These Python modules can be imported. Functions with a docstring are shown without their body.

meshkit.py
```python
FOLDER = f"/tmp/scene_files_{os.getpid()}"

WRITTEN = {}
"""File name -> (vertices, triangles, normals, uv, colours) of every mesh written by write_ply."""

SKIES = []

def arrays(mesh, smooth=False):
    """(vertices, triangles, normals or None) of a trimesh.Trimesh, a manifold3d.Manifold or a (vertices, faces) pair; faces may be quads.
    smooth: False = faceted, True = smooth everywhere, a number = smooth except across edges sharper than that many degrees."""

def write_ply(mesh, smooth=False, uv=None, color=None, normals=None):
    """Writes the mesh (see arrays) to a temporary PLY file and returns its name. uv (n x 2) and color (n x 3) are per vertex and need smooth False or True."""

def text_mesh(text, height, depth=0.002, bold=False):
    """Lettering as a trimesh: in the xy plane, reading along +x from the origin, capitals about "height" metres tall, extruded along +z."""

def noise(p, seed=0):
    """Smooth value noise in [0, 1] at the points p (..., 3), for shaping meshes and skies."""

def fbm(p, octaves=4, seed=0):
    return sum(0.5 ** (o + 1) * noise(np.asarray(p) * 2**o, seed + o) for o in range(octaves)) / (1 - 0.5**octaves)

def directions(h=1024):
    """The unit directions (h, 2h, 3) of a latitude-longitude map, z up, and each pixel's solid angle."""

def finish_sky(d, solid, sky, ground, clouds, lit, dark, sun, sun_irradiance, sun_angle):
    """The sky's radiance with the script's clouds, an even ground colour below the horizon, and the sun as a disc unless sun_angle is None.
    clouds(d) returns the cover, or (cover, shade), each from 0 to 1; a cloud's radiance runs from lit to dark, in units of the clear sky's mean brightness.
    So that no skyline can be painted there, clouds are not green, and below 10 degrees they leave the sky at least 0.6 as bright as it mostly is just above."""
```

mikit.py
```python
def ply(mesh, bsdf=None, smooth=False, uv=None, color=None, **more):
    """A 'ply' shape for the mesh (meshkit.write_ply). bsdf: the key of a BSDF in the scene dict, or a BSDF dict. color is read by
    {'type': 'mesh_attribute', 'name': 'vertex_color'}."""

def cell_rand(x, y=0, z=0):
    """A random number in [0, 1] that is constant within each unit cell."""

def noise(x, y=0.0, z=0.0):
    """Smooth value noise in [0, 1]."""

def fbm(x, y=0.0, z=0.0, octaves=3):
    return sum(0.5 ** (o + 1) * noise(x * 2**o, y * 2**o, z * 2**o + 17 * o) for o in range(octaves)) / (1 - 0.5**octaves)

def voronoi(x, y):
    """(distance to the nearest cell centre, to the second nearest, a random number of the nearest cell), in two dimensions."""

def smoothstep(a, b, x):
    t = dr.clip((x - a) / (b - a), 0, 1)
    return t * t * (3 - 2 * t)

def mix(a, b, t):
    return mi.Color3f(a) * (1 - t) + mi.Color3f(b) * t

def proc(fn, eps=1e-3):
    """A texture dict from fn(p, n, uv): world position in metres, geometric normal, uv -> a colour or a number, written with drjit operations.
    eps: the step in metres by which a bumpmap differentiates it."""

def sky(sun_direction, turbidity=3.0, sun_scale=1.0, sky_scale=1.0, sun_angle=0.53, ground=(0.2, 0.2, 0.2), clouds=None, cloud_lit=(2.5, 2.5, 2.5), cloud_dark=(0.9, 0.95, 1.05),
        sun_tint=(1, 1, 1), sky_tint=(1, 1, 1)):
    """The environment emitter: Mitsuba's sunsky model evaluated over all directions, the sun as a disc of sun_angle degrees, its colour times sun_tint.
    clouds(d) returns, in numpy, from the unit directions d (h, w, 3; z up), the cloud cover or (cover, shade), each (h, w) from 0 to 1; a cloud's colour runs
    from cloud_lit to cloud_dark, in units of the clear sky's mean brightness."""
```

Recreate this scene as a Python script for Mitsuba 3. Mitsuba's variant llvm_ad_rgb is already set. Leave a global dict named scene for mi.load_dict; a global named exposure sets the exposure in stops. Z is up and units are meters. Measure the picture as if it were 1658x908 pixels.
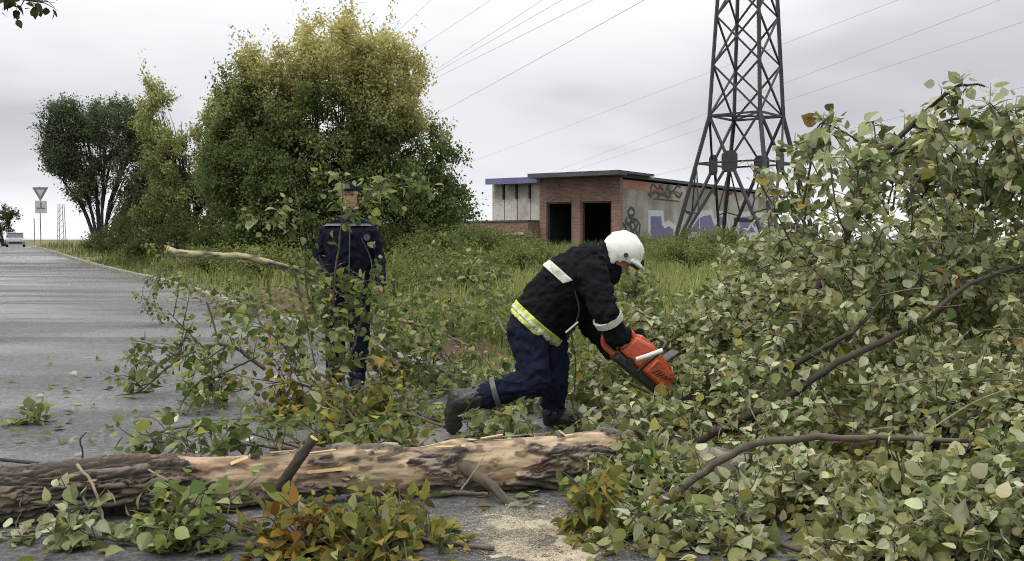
import math
import numpy as np
import trimesh
import drjit as dr
import mitsuba as mi
import mikit, meshkit
import manifold3d as m3
from shapely.geometry import Polygon, LineString
from mikit import proc, noise, fbm, smoothstep, mix, ply

# ------------------------------------------------------------------ camera, sky, exposure
T = mi.ScalarTransform4f
CAM = np.array([0.0, 0.0, 1.36])
FPX, CX, CY, HOR = 1592.0, 829.0, 454.0, 388.0
PITCH = math.atan((CY - HOR) / FPX)
FWD = np.array([0, math.cos(PITCH), -math.sin(PITCH)])
UPV = np.array([0, math.sin(PITCH), math.cos(PITCH)])
scene, labels = {}, {}
scene["camera"] = {"type": "perspective", "fov": 2 * math.degrees(math.atan(829 / FPX)), "fov_axis": "x", "near_clip": 0.05, "far_clip": 6000.0,
                   "to_world": T().look_at(origin=CAM.tolist(), target=(CAM + FWD).tolist(), up=[0, 0, 1])}


def clouds(d):
    az = np.arctan2(d[..., 0], d[..., 1])
    el = np.arcsin(np.clip(d[..., 2], -1, 1))
    h = 1.0 / (np.abs(d[..., 2]) + 0.16)
    q = np.stack([d[..., 0] * h * 0.75, d[..., 1] * h * 0.75 , d[..., 2] * 0.6], -1)
    w = meshkit.fbm(q * 0.9 + 11.3, 3, 5)
    n = meshkit.fbm(q + 1.2 * w[..., None] + 3.7, 5, 2)
    s = np.clip((n - 0.36) / 0.30, 0, 1)
    s = s * s * (3 - 2 * s)
    hz = np.clip((el - 0.0) / 0.13, 0, 1)
    hz = hz * hz * (3 - 2 * hz)
    # an overcast sky: about three times as bright overhead as low down (CIE overcast), darker cloud bellies, white at the skyline
    up = np.clip((d[..., 2] - 0.15) / 0.85, 0, 1)
    v = (1.97 - 0.62 * s * (0.10 + 0.90 * hz) + 0.38 * (1 - hz) ** 2) * (1 + 2.0 * up)
    return np.ones_like(az), np.clip(1 - (v - 1.0) / 5.0, 0, 1)


scene["sky"] = mikit.sky((-0.42, -0.34, 0.84), turbidity=4, sun_scale=0.22, sun_angle=14, clouds=clouds, cloud_lit=(5.95, 6.0, 6.0), cloud_dark=(0.95, 0.99, 1.08))
exposure = 2.0

R = np.random.default_rng


def P(px, py, Y):
    """The world point at distance Y in front of the camera seen at this pixel of the photograph (used to measure positions)."""
    d = FWD * 1.0 + np.array([1.0, 0, 0]) * (px - CX) / FPX - UPV * (py - CY) / FPX
    return CAM + d * (Y / d[1])


def norm(v):
    v = np.asarray(v, float)
    return v / np.maximum(np.linalg.norm(v, axis=-1, keepdims=True), 1e-9)


def key(name):
    if name not in USED:
        USED[name] = 0
        return name
    USED[name] += 1
    return f"{name}_{USED[name]:03d}"


USED = {}


def put(name, mesh, bsdf, parent=None, smooth=False, color=None, label=None, cat=None, group=None, kind=None):
    k = key(f"{parent}__{name}" if parent else name)
    scene[k] = ply(mesh, bsdf, smooth=smooth, color=color)
    tag(k, label, cat, group, kind)
    return k


def tag(k, label=None, cat=None, group=None, kind=None):
    e = {a: b for a, b in (("label", label), ("category", cat), ("group", group), ("kind", kind)) if b}
    if e:
        labels[k] = {**labels.get(k, {}), **e}


def thing(name, label, cat, group=None):
    k = key(name)
    tag(k, label, cat, group)
    return k


# ------------------------------------------------------------------ materials
def principled(color, rough=0.6, **more):
    return {"type": "principled", "base_color": color if isinstance(color, dict) else {"type": "rgb", "value": list(color)}, "roughness": rough, **more}


def two(b):
    return {"type": "twosided", "b": b}


VC = {"type": "mesh_attribute", "name": "vertex_color"}
scene["leaf_mat"] = {"type": "principledthin", "base_color": VC, "roughness": 0.36, "diff_trans": 0.8, "spec_trans": 0.0, "eta": 1.4}
scene["grass_mat"] = {"type": "principledthin", "base_color": VC, "roughness": 0.6, "diff_trans": 0.6, "spec_trans": 0.0, "eta": 1.35}


def flat(name, color, rough=0.6, **more):
    scene[name] = two(principled(color, rough, **more))
    return name


flat("steel_dark", (0.035, 0.037, 0.042), 0.5, metallic=0.2)
flat("cable_mat", (0.16, 0.16, 0.17), 0.5)
flat("black_cloth", proc(lambda p, n, uv: mix((0.004, 0.0045, 0.006), (0.011, 0.012, 0.014), fbm(p.x * 25, p.y * 25, p.z * 25))), 0.9, specular=0.12)
flat("navy_cloth", proc(lambda p, n, uv: mix((0.006, 0.008, 0.02), (0.013, 0.017, 0.038), fbm(p.x * 22, p.y * 22, p.z * 22))), 0.9, specular=0.15)
flat("uniform_cloth", proc(lambda p, n, uv: mix((0.004, 0.006, 0.013), (0.009, 0.012, 0.024), fbm(p.x * 20, p.y * 20, p.z * 20))), 0.9, specular=0.12)
flat("rubber", (0.018, 0.019, 0.021), 0.45)
flat("skin", (0.42, 0.23, 0.16), 0.5)
flat("hair", (0.03, 0.022, 0.016), 0.6)
flat("helmet_white", proc(lambda p, n, uv: mix((0.62, 0.62, 0.58), (0.78, 0.78, 0.75), fbm(p.x * 30, p.y * 30, p.z * 30))), 0.3, clearcoat=0.5)
flat("reflective", (0.55, 0.55, 0.5), 0.4)
flat("reflective_yellow", (0.50, 0.56, 0.12), 0.5)
flat("reflective_dim", (0.06, 0.07, 0.072), 0.5)
flat("saw_orange", proc(lambda p, n, uv: mix((0.50, 0.085, 0.032), (0.34, 0.065, 0.03), smoothstep(0.45, 0.7, fbm(p.x * 40, p.y * 40, p.z * 40)))), 0.35, clearcoat=0.4)
flat("saw_black", (0.02, 0.02, 0.02), 0.4)
flat("saw_metal", (0.55, 0.55, 0.56), 0.3, metallic=0.8)
flat("handle_white", (0.6, 0.6, 0.6), 0.35)
flat("sign_white", (0.42, 0.42, 0.42), 0.5)
flat("sign_grey", (0.15, 0.15, 0.16), 0.5)
flat("car_paint", (0.20, 0.21, 0.24), 0.25, clearcoat=1.0)
flat("car_glass", (0.02, 0.025, 0.03), 0.08)
flat("lamp_glass", (0.5, 0.5, 0.5), 0.15)
flat("purple_paint", proc(lambda p, n, uv: mix((0.095, 0.088, 0.20), (0.16, 0.15, 0.29), fbm(p.x * 2.5, p.y * 2.5, p.z * 5))), 0.6)
flat("white_paint", (0.46, 0.46, 0.48), 0.6)
flat("black_paint", (0.03, 0.03, 0.032), 0.6)
flat("red_paint", (0.20, 0.05, 0.035), 0.6)
flat("violet_fascia", proc(lambda p, n, uv: mix((0.10, 0.10, 0.25), (0.17, 0.17, 0.32), fbm(p.x * 1.5, p.y * 1.5, p.z * 3))), 0.6)


def asphalt_color(p, n, uv):
    big = fbm(p.x * 0.22 + 5, p.y * 0.5, 1.0, 3)
    band = fbm(p.x * 0.16 + 0.25 * p.y, p.y * 1.05, 4.0, 3)
    fine = noise(p.x * 90, p.y * 90, 2.0)
    grit = smoothstep(0.55, 0.75, noise(p.x * 36, p.y * 36, 9.0))
    c = mix((0.036, 0.038, 0.040), (0.082, 0.083, 0.085), smoothstep(0.35, 0.65, big))
    c = c * (0.62 + 0.6 * smoothstep(0.36, 0.55, band))
    wp = 0.35 * fbm(p.x * 1.7, p.y * 1.7, 3.0)
    v1, v2, vr = mikit.voronoi(p.x * 0.42 + wp, p.y * 0.42 + 0.7 * wp)
    crack = 1 - smoothstep(0.0, 0.022, v2 - v1)
    c = c * (1 - 0.6 * crack * smoothstep(0.45, 0.6, fbm(p.x * 0.4, p.y * 0.4, 12.0)))
    c = c * (0.9 + 0.2 * vr)
    c = c * (0.55 + 0.9 * fine) + mi.Color3f(0.035) * grit
    # brown soil washed along the foot of the kerb
    return mix(c, (0.10, 0.085, 0.065), 0.55 * smoothstep(0.5, 0.75, fbm(p.x * 0.9, p.y * 0.9, 6.0)) * smoothstep(-2.6, -0.3, p.x - (3.95 - 0.502 * p.y)))


def asphalt_rough(p, n, uv):
    return 0.19 + 0.34 * smoothstep(0.38, 0.62, fbm(p.x * 0.18 + 0.2 * p.y, p.y * 0.8, 7.0, 3)) + 0.1 * noise(p.x * 60, p.y * 60, 3.0)


def asphalt_bump(p, n, uv):
    return 0.004 * noise(p.x * 80, p.y * 80, 1.0) + 0.010 * fbm(p.x * 0.5 + 0.3 * p.y, p.y * 2.2, 5.0, 3)


scene["asphalt"] = two({"type": "bumpmap", "b": proc(asphalt_bump, 0.004), "scale": 1.0, "bsdf": principled(proc(asphalt_color), proc(asphalt_rough), specular=0.5)})


def soil_color(p, n, uv):
    a = fbm(p.x * 1.3, p.y * 1.3, 2.0, 3)
    c = mix((0.055, 0.045, 0.032), (0.10, 0.085, 0.058), fbm(p.x * 9, p.y * 9, p.z * 9))
    g = mix((0.05, 0.065, 0.022), (0.13, 0.125, 0.05), fbm(p.x * 4, p.y * 4, 3.0))
    return mix(c, g, smoothstep(0.35, 0.5, a))


scene["soil"] = two(principled(proc(soil_color), 0.95))
flat("dirt", proc(lambda p, n, uv: mix((0.045, 0.03, 0.022), (0.12, 0.08, 0.055), fbm(p.x * 14, p.y * 14, p.z * 14))), 0.95)
flat("kerb_concrete", proc(lambda p, n, uv: mix((0.12, 0.115, 0.10), (0.25, 0.24, 0.22), fbm(p.x * 7, p.y * 7, p.z * 12))), 0.9)


def bark_tree(p, n, uv):
    return mix((0.018, 0.015, 0.012), (0.06, 0.052, 0.04), fbm(p.x * 14, p.y * 14, p.z * 4))


flat("bark", proc(bark_tree), 0.9)
flat("twig_bark", proc(lambda p, n, uv: mix((0.035, 0.028, 0.02), (0.13, 0.11, 0.08), fbm(p.x * 26, p.y * 26, p.z * 26))), 0.8)
flat("pale_twig", proc(lambda p, n, uv: mix((0.16, 0.13, 0.09), (0.34, 0.28, 0.2), fbm(p.x * 26, p.y * 26, p.z * 26))), 0.8)
flat("olive_bark", proc(lambda p, n, uv: mix((0.07, 0.062, 0.03), (0.36, 0.33, 0.19), smoothstep(0.28, 0.62, fbm(p.x * 11, p.y * 30, p.z * 34)))), 0.7)
flat("cut_wood", proc(lambda p, n, uv: mix((0.42, 0.28, 0.13), (0.62, 0.46, 0.25), fbm(p.x * 30, p.y * 60, p.z * 60))), 0.8)
flat("sawdust_mat", proc(lambda p, n, uv: mix((0.22, 0.195, 0.145), (0.42, 0.37, 0.275), fbm(p.x * 20, p.y * 20, p.z * 20))), 0.95)


def plaster(p, n, uv):
    a = fbm(p.x * 0.5, p.y * 0.5, p.z * 0.9, 4)
    streak = noise(p.x * 2.3 + p.y * 2.3, p.z * 0.35, 5.0)
    c = mix((0.25, 0.235, 0.205), (0.37, 0.35, 0.315), smoothstep(0.3, 0.65, a))
    c = c * (0.82 + 0.3 * streak)
    top = smoothstep(3.1, 4.5, p.z + 1.1 * fbm(p.x * 1.4, p.y * 1.4, 3.0)) * smoothstep(0.35, 0.6, noise(p.x * 0.6 + 3, p.y * 0.6, 8.0))
    c = mix(c, (0.14, 0.12, 0.105), 0.7 * top)
    return c * (0.85 + 0.3 * noise(p.x * 18, p.y * 18, p.z * 18))


flat("plaster", proc(plaster), 0.9)


def brick_color(p, n, uv):
    a = (p.x * -0.834 + p.y * 0.556)
    b = (p.x * 0.556 + p.y * 0.834)
    u = dr.select(dr.abs(n.x) * 0.834 + dr.abs(n.y) * 0.0 > 0.6, b, a) / 0.26
    v = p.z / 0.077
    row = dr.floor(v)
    uu = u + 0.5 * (row - 2 * dr.floor(row / 2))
    fu, fv = uu - dr.floor(uu), v - row
    mortar = (smoothstep(0.0, 0.05, fu) * smoothstep(1.0, 0.95, fu) * smoothstep(0.0, 0.14, fv) * smoothstep(1.0, 0.86, fv))
    r = mikit.cell_rand(dr.floor(uu), row, 3)
    c = mix((0.15, 0.088, 0.07), (0.245, 0.15, 0.125), r)
    c = c * (0.6 + 0.75 * fbm(p.x * 1.2, p.y * 1.2, p.z * 1.0))
    return mix((0.27, 0.22, 0.19), c, 0.25 + 0.75 * mortar)


flat("brick", proc(brick_color), 0.9)
flat("salmon_brick", proc(lambda p, n, uv: mix((0.27, 0.13, 0.10), (0.40, 0.22, 0.17), fbm(p.x * 5, p.y * 5, p.z * 14))), 0.9)
flat("roof_felt", proc(lambda p, n, uv: mix((0.045, 0.05, 0.06), (0.10, 0.105, 0.115), fbm(p.x, p.y, p.z * 4))), 0.8)
flat("pale_panel", proc(lambda p, n, uv: mix((0.22, 0.21, 0.19), (0.50, 0.49, 0.46), smoothstep(0.25, 0.6, fbm(p.x * 1.6 + p.y, p.z * 0.7, 3.0, 4)))), 0.85)
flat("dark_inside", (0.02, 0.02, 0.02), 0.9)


# ------------------------------------------------------------------ mesh helpers
def cat(parts):
    vs, fs, at = [], [], 0
    for v, f in parts:
        vs.append(v); fs.append(f + at); at += len(v)
    return np.vstack(vs), np.vstack(fs)


def tube(pts, rad, sides=6, cap=True):
    p = np.asarray(pts, float)
    rad = np.broadcast_to(np.asarray(rad, float), (len(p),))
    t = norm(np.gradient(p, axis=0))
    ref = np.array([0.31, 0.2, 0.93]) if abs(np.dot(t[0], [0.31, 0.2, 0.93])) < 0.9 else np.array([1.0, 0.1, 0])
    a = norm(np.cross(t, ref)); b = np.cross(t, a)
    ang = np.arange(sides) * 2 * np.pi / sides
    v = (p[:, None] + rad[:, None, None] * (np.cos(ang)[None, :, None] * a[:, None] + np.sin(ang)[None, :, None] * b[:, None])).reshape(-1, 3)
    i, j = np.meshgrid(np.arange(len(p) - 1), np.arange(sides), indexing="ij")
    q = np.stack([i * sides + j, i * sides + (j + 1) % sides, (i + 1) * sides + (j + 1) % sides, (i + 1) * sides + j], -1).reshape(-1, 4)
    f = np.vstack([q[:, [0, 1, 2]], q[:, [0, 2, 3]]])
    if cap:
        n0 = len(v)
        v = np.vstack([v, p[:1], p[-1:]])
        k = np.arange(sides)
        f = np.vstack([f, np.stack([k * 0 + n0, (k + 1) % sides, k], 1), np.stack([k * 0 + n0 + 1, (len(p) - 1) * sides + k, (len(p) - 1) * sides + (k + 1) % sides], 1)])
    return v, f


def curve(pts, n=16):
    """Catmull-Rom through the points."""
    p = np.asarray(pts, float)
    if len(p) == 2:
        return p[0] + (p[1] - p[0]) * np.linspace(0, 1, n)[:, None]
    q = np.vstack([2 * p[0] - p[1], p, 2 * p[-1] - p[-2]])
    s = np.linspace(0, len(p) - 1 - 1e-6, n)
    i = s.astype(int); t = (s - i)[:, None]
    a, b, c, d = q[i], q[i + 1], q[i + 2], q[i + 3]
    return 0.5 * (2 * b + (c - a) * t + (2 * a - 5 * b + 4 * c - d) * t ** 2 + (3 * b - a - 3 * c + d) * t ** 3)


def beam(a, b, w, h=None, up=(0, 0, 1)):
    a, b = np.asarray(a, float), np.asarray(b, float)
    d = norm(b - a)
    s = np.cross(d, up)
    s = norm(s) if np.linalg.norm(s) > 1e-3 else np.array([1.0, 0, 0])
    u = np.cross(s, d); h = h or w
    v = np.array([e + s * w / 2 * i + u * h / 2 * j for e in (a, b) for i, j in ((-1, -1), (1, -1), (1, 1), (-1, 1))])
    f = np.array([[0, 1, 2, 3], [7, 6, 5, 4], [0, 4, 5, 1], [1, 5, 6, 2], [2, 6, 7, 3], [3, 7, 4, 0]])
    return v, np.vstack([f[:, [0, 2, 1]], f[:, [0, 3, 2]]])


def box(o, ex, ey, ez, sx, sy, sz):
    """Box from corner o along three axes."""
    o = np.asarray(o, float)
    v = np.array([o + ex * (sx * i) + ey * (sy * j) + ez * (sz * k) for i in (0, 1) for j in (0, 1) for k in (0, 1)])
    f = np.array([[0, 1, 3], [0, 3, 2], [4, 6, 7], [4, 7, 5], [0, 4, 5], [0, 5, 1], [2, 3, 7], [2, 7, 6], [0, 2, 6], [0, 6, 4], [1, 5, 7], [1, 7, 3]])
    if np.dot(np.cross(ex, ey), ez) < 0:
        f = f[:, ::-1]
    return v, f


LEAF = np.array([[0, 0, 0], [-.30, .14, .07], [-.42, .38, .10], [-.33, .66, .07], [-.12, .90, .02], [0, 1.04, -.03], [.12, .90, .02], [.33, .66, .07], [.42, .38, .10], [.30, .14, .07], [0, .3, 0], [0, .68, 0]])
LEAF_F = np.array([[10, 0, 1], [10, 1, 2], [10, 2, 11], [11, 2, 3], [11, 3, 4], [11, 4, 5], [11, 5, 6], [11, 6, 7], [11, 7, 8], [10, 11, 8], [10, 8, 9], [10, 9, 0]])[:, ::-1]
TREE_LEAF = np.array([[0, 0, 0], [-.26, .45, .06], [0, 1, 0], [.26, .45, .06]])
TREE_F = np.array([[0, 2, 1], [0, 3, 2]])


def leaves(rng, pos, tip, size, col, template=LEAF, faces=LEAF_F, wide=1.0, up=None):
    """Leaves at pos, pointing along tip, each face turned about its own axis; returns vertices, faces and colours."""
    n = len(pos)
    tip = norm(tip)
    up = norm(np.array([0, 0, 1.0]) + rng.normal(0, 0.55, (n, 3))) if up is None else norm(up + rng.normal(0, 0.4, (n, 3)))
    s = norm(np.cross(tip, up)); u = np.cross(s, tip)
    w = wide * rng.uniform(0.8, 1.2, n)
    curl = rng.normal(0.8, 1.6, n)
    t = template
    z = t[None, :, 2] * curl[:, None] - 0.5 * (t[None, :, 1] ** 2) * rng.normal(0.25, 0.5, n)[:, None]
    L = (t[None, :, 0] * w[:, None])[..., None] * s[:, None] + t[None, :, 1, None] * tip[:, None] + z[..., None] * u[:, None]
    v = pos[:, None] + L * size[:, None, None]
    k = len(t)
    f = faces[None] + (np.arange(n) * k)[:, None, None]
    c = np.repeat(col[:, None], k, axis=1)
    return v.reshape(-1, 3), f.reshape(-1, 3), np.clip(c.reshape(-1, 3), 0.004, 0.9)


def palette(rng, n, entries):
    """Random leaf colours: entries = (weight, rgb)."""
    w = np.array([e[0] for e in entries], float)
    c = np.array([e[1] for e in entries])[rng.choice(len(entries), n, p=w / w.sum())]
    return c * rng.uniform(0.75, 1.25, (n, 1)) * rng.uniform(0.93, 1.07, (n, 3))


PAL_CROWN = [(4.2, (0.32, 0.345, 0.175)), (4.6, (0.50, 0.525, 0.345)), (3.0, (0.21, 0.245, 0.105)), (1.5, (0.095, 0.125, 0.045)), (0.6, (0.29, 0.265, 0.08)), (0.08, (0.22, 0.14, 0.05))]
PAL_GREEN = [(3, (0.19, 0.235, 0.085)), (3, (0.10, 0.14, 0.045)), (2.2, (0.31, 0.34, 0.17)), (0.9, (0.29, 0.30, 0.09))]
PAL_YELLOW = [(3, (0.26, 0.24, 0.06)), (2.5, (0.16, 0.175, 0.05)), (1.2, (0.32, 0.25, 0.07)), (1, (0.08, 0.10, 0.03)), (0.8, (0.28, 0.29, 0.15))]
PAL_OCHRE = [(2, (0.28, 0.18, 0.045)), (2, (0.22, 0.19, 0.055)), (3, (0.15, 0.165, 0.05)), (1, (0.17, 0.085, 0.025))]


# ------------------------------------------------------------------ ground, road, kerb
KERB = np.array([(6.5, -4.8), (1.75, 4.5), (-1.08, 10.2), (-4.85, 18.0), (-11.75, 32.3), (-26.0, 58.0), (-42.0, 87.0), (-46.2, 95.0)])


def kerb_x(y):
    return np.interp(y, KERB[:, 1], KERB[:, 0])


def rise(y):
    t = np.clip((np.asarray(y, float) - 35) / 55, 0, 1)
    return 0.6 * t * t * (3 - 2 * t)


def ground_z(x, y):
    x, y = np.asarray(x, float), np.asarray(y, float)
    kx = np.where(y > 95, kerb_x(95) - 0.62 * (y - 95) + 6, kerb_x(y))
    s = x - kx
    q = np.stack([x, y, x * 0], -1)
    bumps = 0.16 * (meshkit.fbm(q * 0.45, 3, 3) - 0.5) + 0.05 * (meshkit.fbm(q * 2.1, 3, 8) - 0.5)
    verge = 0.10 + bumps * np.clip(s / 1.5, 0.1, 1.4) + 0.25 * np.clip((s - 6) / 20, 0, 1)
    low = -0.09 + 0 * x
    t = np.clip((s - 0.02) / 0.10, 0, 1)
    far_side = np.clip((-9.3 - s) / 0.5, 0, 1)
    return rise(y) + np.where(s > -4, low * (1 - t) + verge * t, low * (1 - far_side) + far_side * (0.08 + bumps))


def axis(edges):
    return np.unique(np.concatenate([np.arange(a, b, st) for a, b, st in edges]))


gx = axis([(-3000, -200, 400), (-200, -60, 20), (-60, -14, 1.0), (-14, 8, 0.2), (8, 40, 0.8), (40, 200, 20), (200, 3001, 400)])
gy = axis([(-40, -5, 5), (-5, 22, 0.2), (22, 60, 0.6), (60, 130, 2.0), (130, 400, 30), (400, 4001, 400)])
X, Y = np.meshgrid(gx, gy)
V = np.stack([X, Y, ground_z(X, Y)], -1).reshape(-1, 3)
I, J = np.meshgrid(np.arange(len(gy) - 1), np.arange(len(gx) - 1), indexing="ij")
a = (I * len(gx) + J).ravel()
F = np.vstack([np.stack([a, a + 1, a + 1 + len(gx)], 1), np.stack([a, a + 1 + len(gx), a + len(gx)], 1)])
put("ground", (V, F), "soil", smooth=True, kind="structure")

# road: one sheet, left edge 9.3 m from the kerb, widening into the junction past 95 m
ry = axis([(-4.8, 20, 0.35), (20, 96, 1.0)])
ry2 = axis([(96, 170, 2.0)])
rows = []
for y in np.concatenate([ry, ry2]):
    xr = kerb_x(y) - 0.005 if y <= 95.5 else kerb_x(95) - 0.62 * (y - 95) + min(6.0, (y - 95) * 3.0) - 0.05
    xl = (np.interp(y, KERB[:, 1], KERB[:, 0]) if y <= 95 else kerb_x(95) - 0.62 * (y - 95)) - 9.3
    s = np.linspace(0, 1, 30)
    x = xr + (xl - xr) * s
    camber = 0.05 * (1 - (2 * s - 1) ** 2) * 0.6
    rows.append(np.stack([x, x * 0 + y, rise(y) + camber * 0 + 0.004 * np.sin(y * 1.3 + x * 0.6) * 0], 1))
V = np.vstack(rows); nr = 30
I, J = np.meshgrid(np.arange(len(rows) - 1), np.arange(nr - 1), indexing="ij")
a = (I * nr + J).ravel()
F = np.vstack([np.stack([a, a + 1 + nr, a + 1], 1), np.stack([a, a + nr, a + 1 + nr], 1)])
put("road", (V, F), "asphalt", smooth=True, kind="structure")

# kerb stones, one entry each
labels["kerb"] = {"kind": "structure"}
kp = curve(np.column_stack([KERB, 0 * KERB[:, 0]]), 1200)
seg = np.concatenate([[0], np.cumsum(np.linalg.norm(np.diff(kp, axis=0), axis=1))])
rng = R(4)
s = 0.0
while s < seg[-1] - 1.1:
    pt = [np.array([np.interp(q, seg, kp[:, 0]), np.interp(q, seg, kp[:, 1])]) for q in (s, s + 0.985)]
    d2 = norm(pt[1] - pt[0]); nx = np.array([d2[1], -d2[0]])
    z = float(rise(pt[0][1])) + rng.uniform(-0.012, 0.012)
    z1 = float(rise(pt[1][1])) + rng.uniform(-0.008, 0.008)
    w, h, ch = 0.15, 0.135, 0.02
    prof = [(0, -0.08), (0, h - ch), (ch, h), (w - ch, h), (w, h - ch), (w, -0.08)]
    v = np.array([[*(q + nx * u), zz + t] for q, zz in ((pt[0], z), (pt[1], z1)) for u, t in prof])
    f = []
    for i in range(6):
        j = (i + 1) % 6
        f += [[i, j, j + 6], [i, j + 6, i + 6]]
    for o, flip in ((0, 1), (6, 0)):
        for i in range(1, 5):
            f.append([o, o + i + 1, o + i] if flip else [o, o + i, o + i + 1])
    put("stone", (v, np.array(f)), "kerb_concrete", "kerb")
    s += 1.0

# ------------------------------------------------------------------ grass and weeds of the verge
rng = R(11)


def scatter(rng, n, x0, x1, y0, y1, clear=0.12):
    x, y = rng.uniform(x0, x1, n), rng.uniform(y0, y1, n)
    ok = x > np.where(y < 95, kerb_x(y), -60) + clear
    return x[ok], y[ok]


def blades(rng, x, y, h, w, col):
    n = len(x)
    base = np.stack([x, y, ground_z(x, y) - 0.01], 1)
    th = rng.uniform(0, 2 * np.pi, n)
    side = np.stack([np.cos(th), np.sin(th), 0 * th], 1)
    lean = np.stack([np.cos(th + 1.57), np.sin(th + 1.57), 0 * th], 1) * rng.uniform(0.05, 0.75, n)[:, None] + np.array([0.12, 0, 0])
    up = np.array([0, 0, 1.0])
    m = base + (up * 0.6 + lean * 0.22) * h[:, None]
    t = base + (up * 0.95 + lean * 0.75) * h[:, None]
    v = np.stack([base - side * w[:, None] / 2, base + side * w[:, None] / 2, m - side * w[:, None] * 0.4, m + side * w[:, None] * 0.4, t], 1)
    f = np.array([[0, 1, 3], [0, 3, 2], [2, 3, 4]])[None] + (np.arange(n) * 5)[:, None, None]
    return v.reshape(-1, 3), f.reshape(-1, 3), np.repeat(col, 5, axis=0)


def grass_patch(name, label, seed, n, x0, x1, y0, y1, h0, h1, w0, w1, pal, kind="stuff"):
    rng = R(seed)
    x, y = scatter(rng, n, x0, x1, y0, y1)
    den = meshkit.fbm(np.stack([x, y, 0 * x], -1) * 0.35, 3, seed)
    keep = rng.uniform(0, 1, len(x)) < 0.25 + 1.3 * np.clip(den - 0.25, 0, 1)
    keep &= ~((x > 0.9) & (y < 9.5)) & ~((np.abs(x - 0.3) < 0.9) & (np.abs(y - 7) < 0.5))
    x, y, den = x[keep], y[keep], den[keep]
    s = np.clip((x - kerb_x(np.minimum(y, 95))) / 1.6, 0.25, 1)
    h = rng.uniform(h0, h1, len(x)) * (0.55 + 0.9 * den) * s
    v, f, c = blades(rng, x, y, h, rng.uniform(w0, w1, len(x)), np.clip(palette(rng, len(x), pal), 0.01, 0.6))
    put(name, (v, f), "grass_mat", color=c, label=label, cat="grass", kind=kind)


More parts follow.
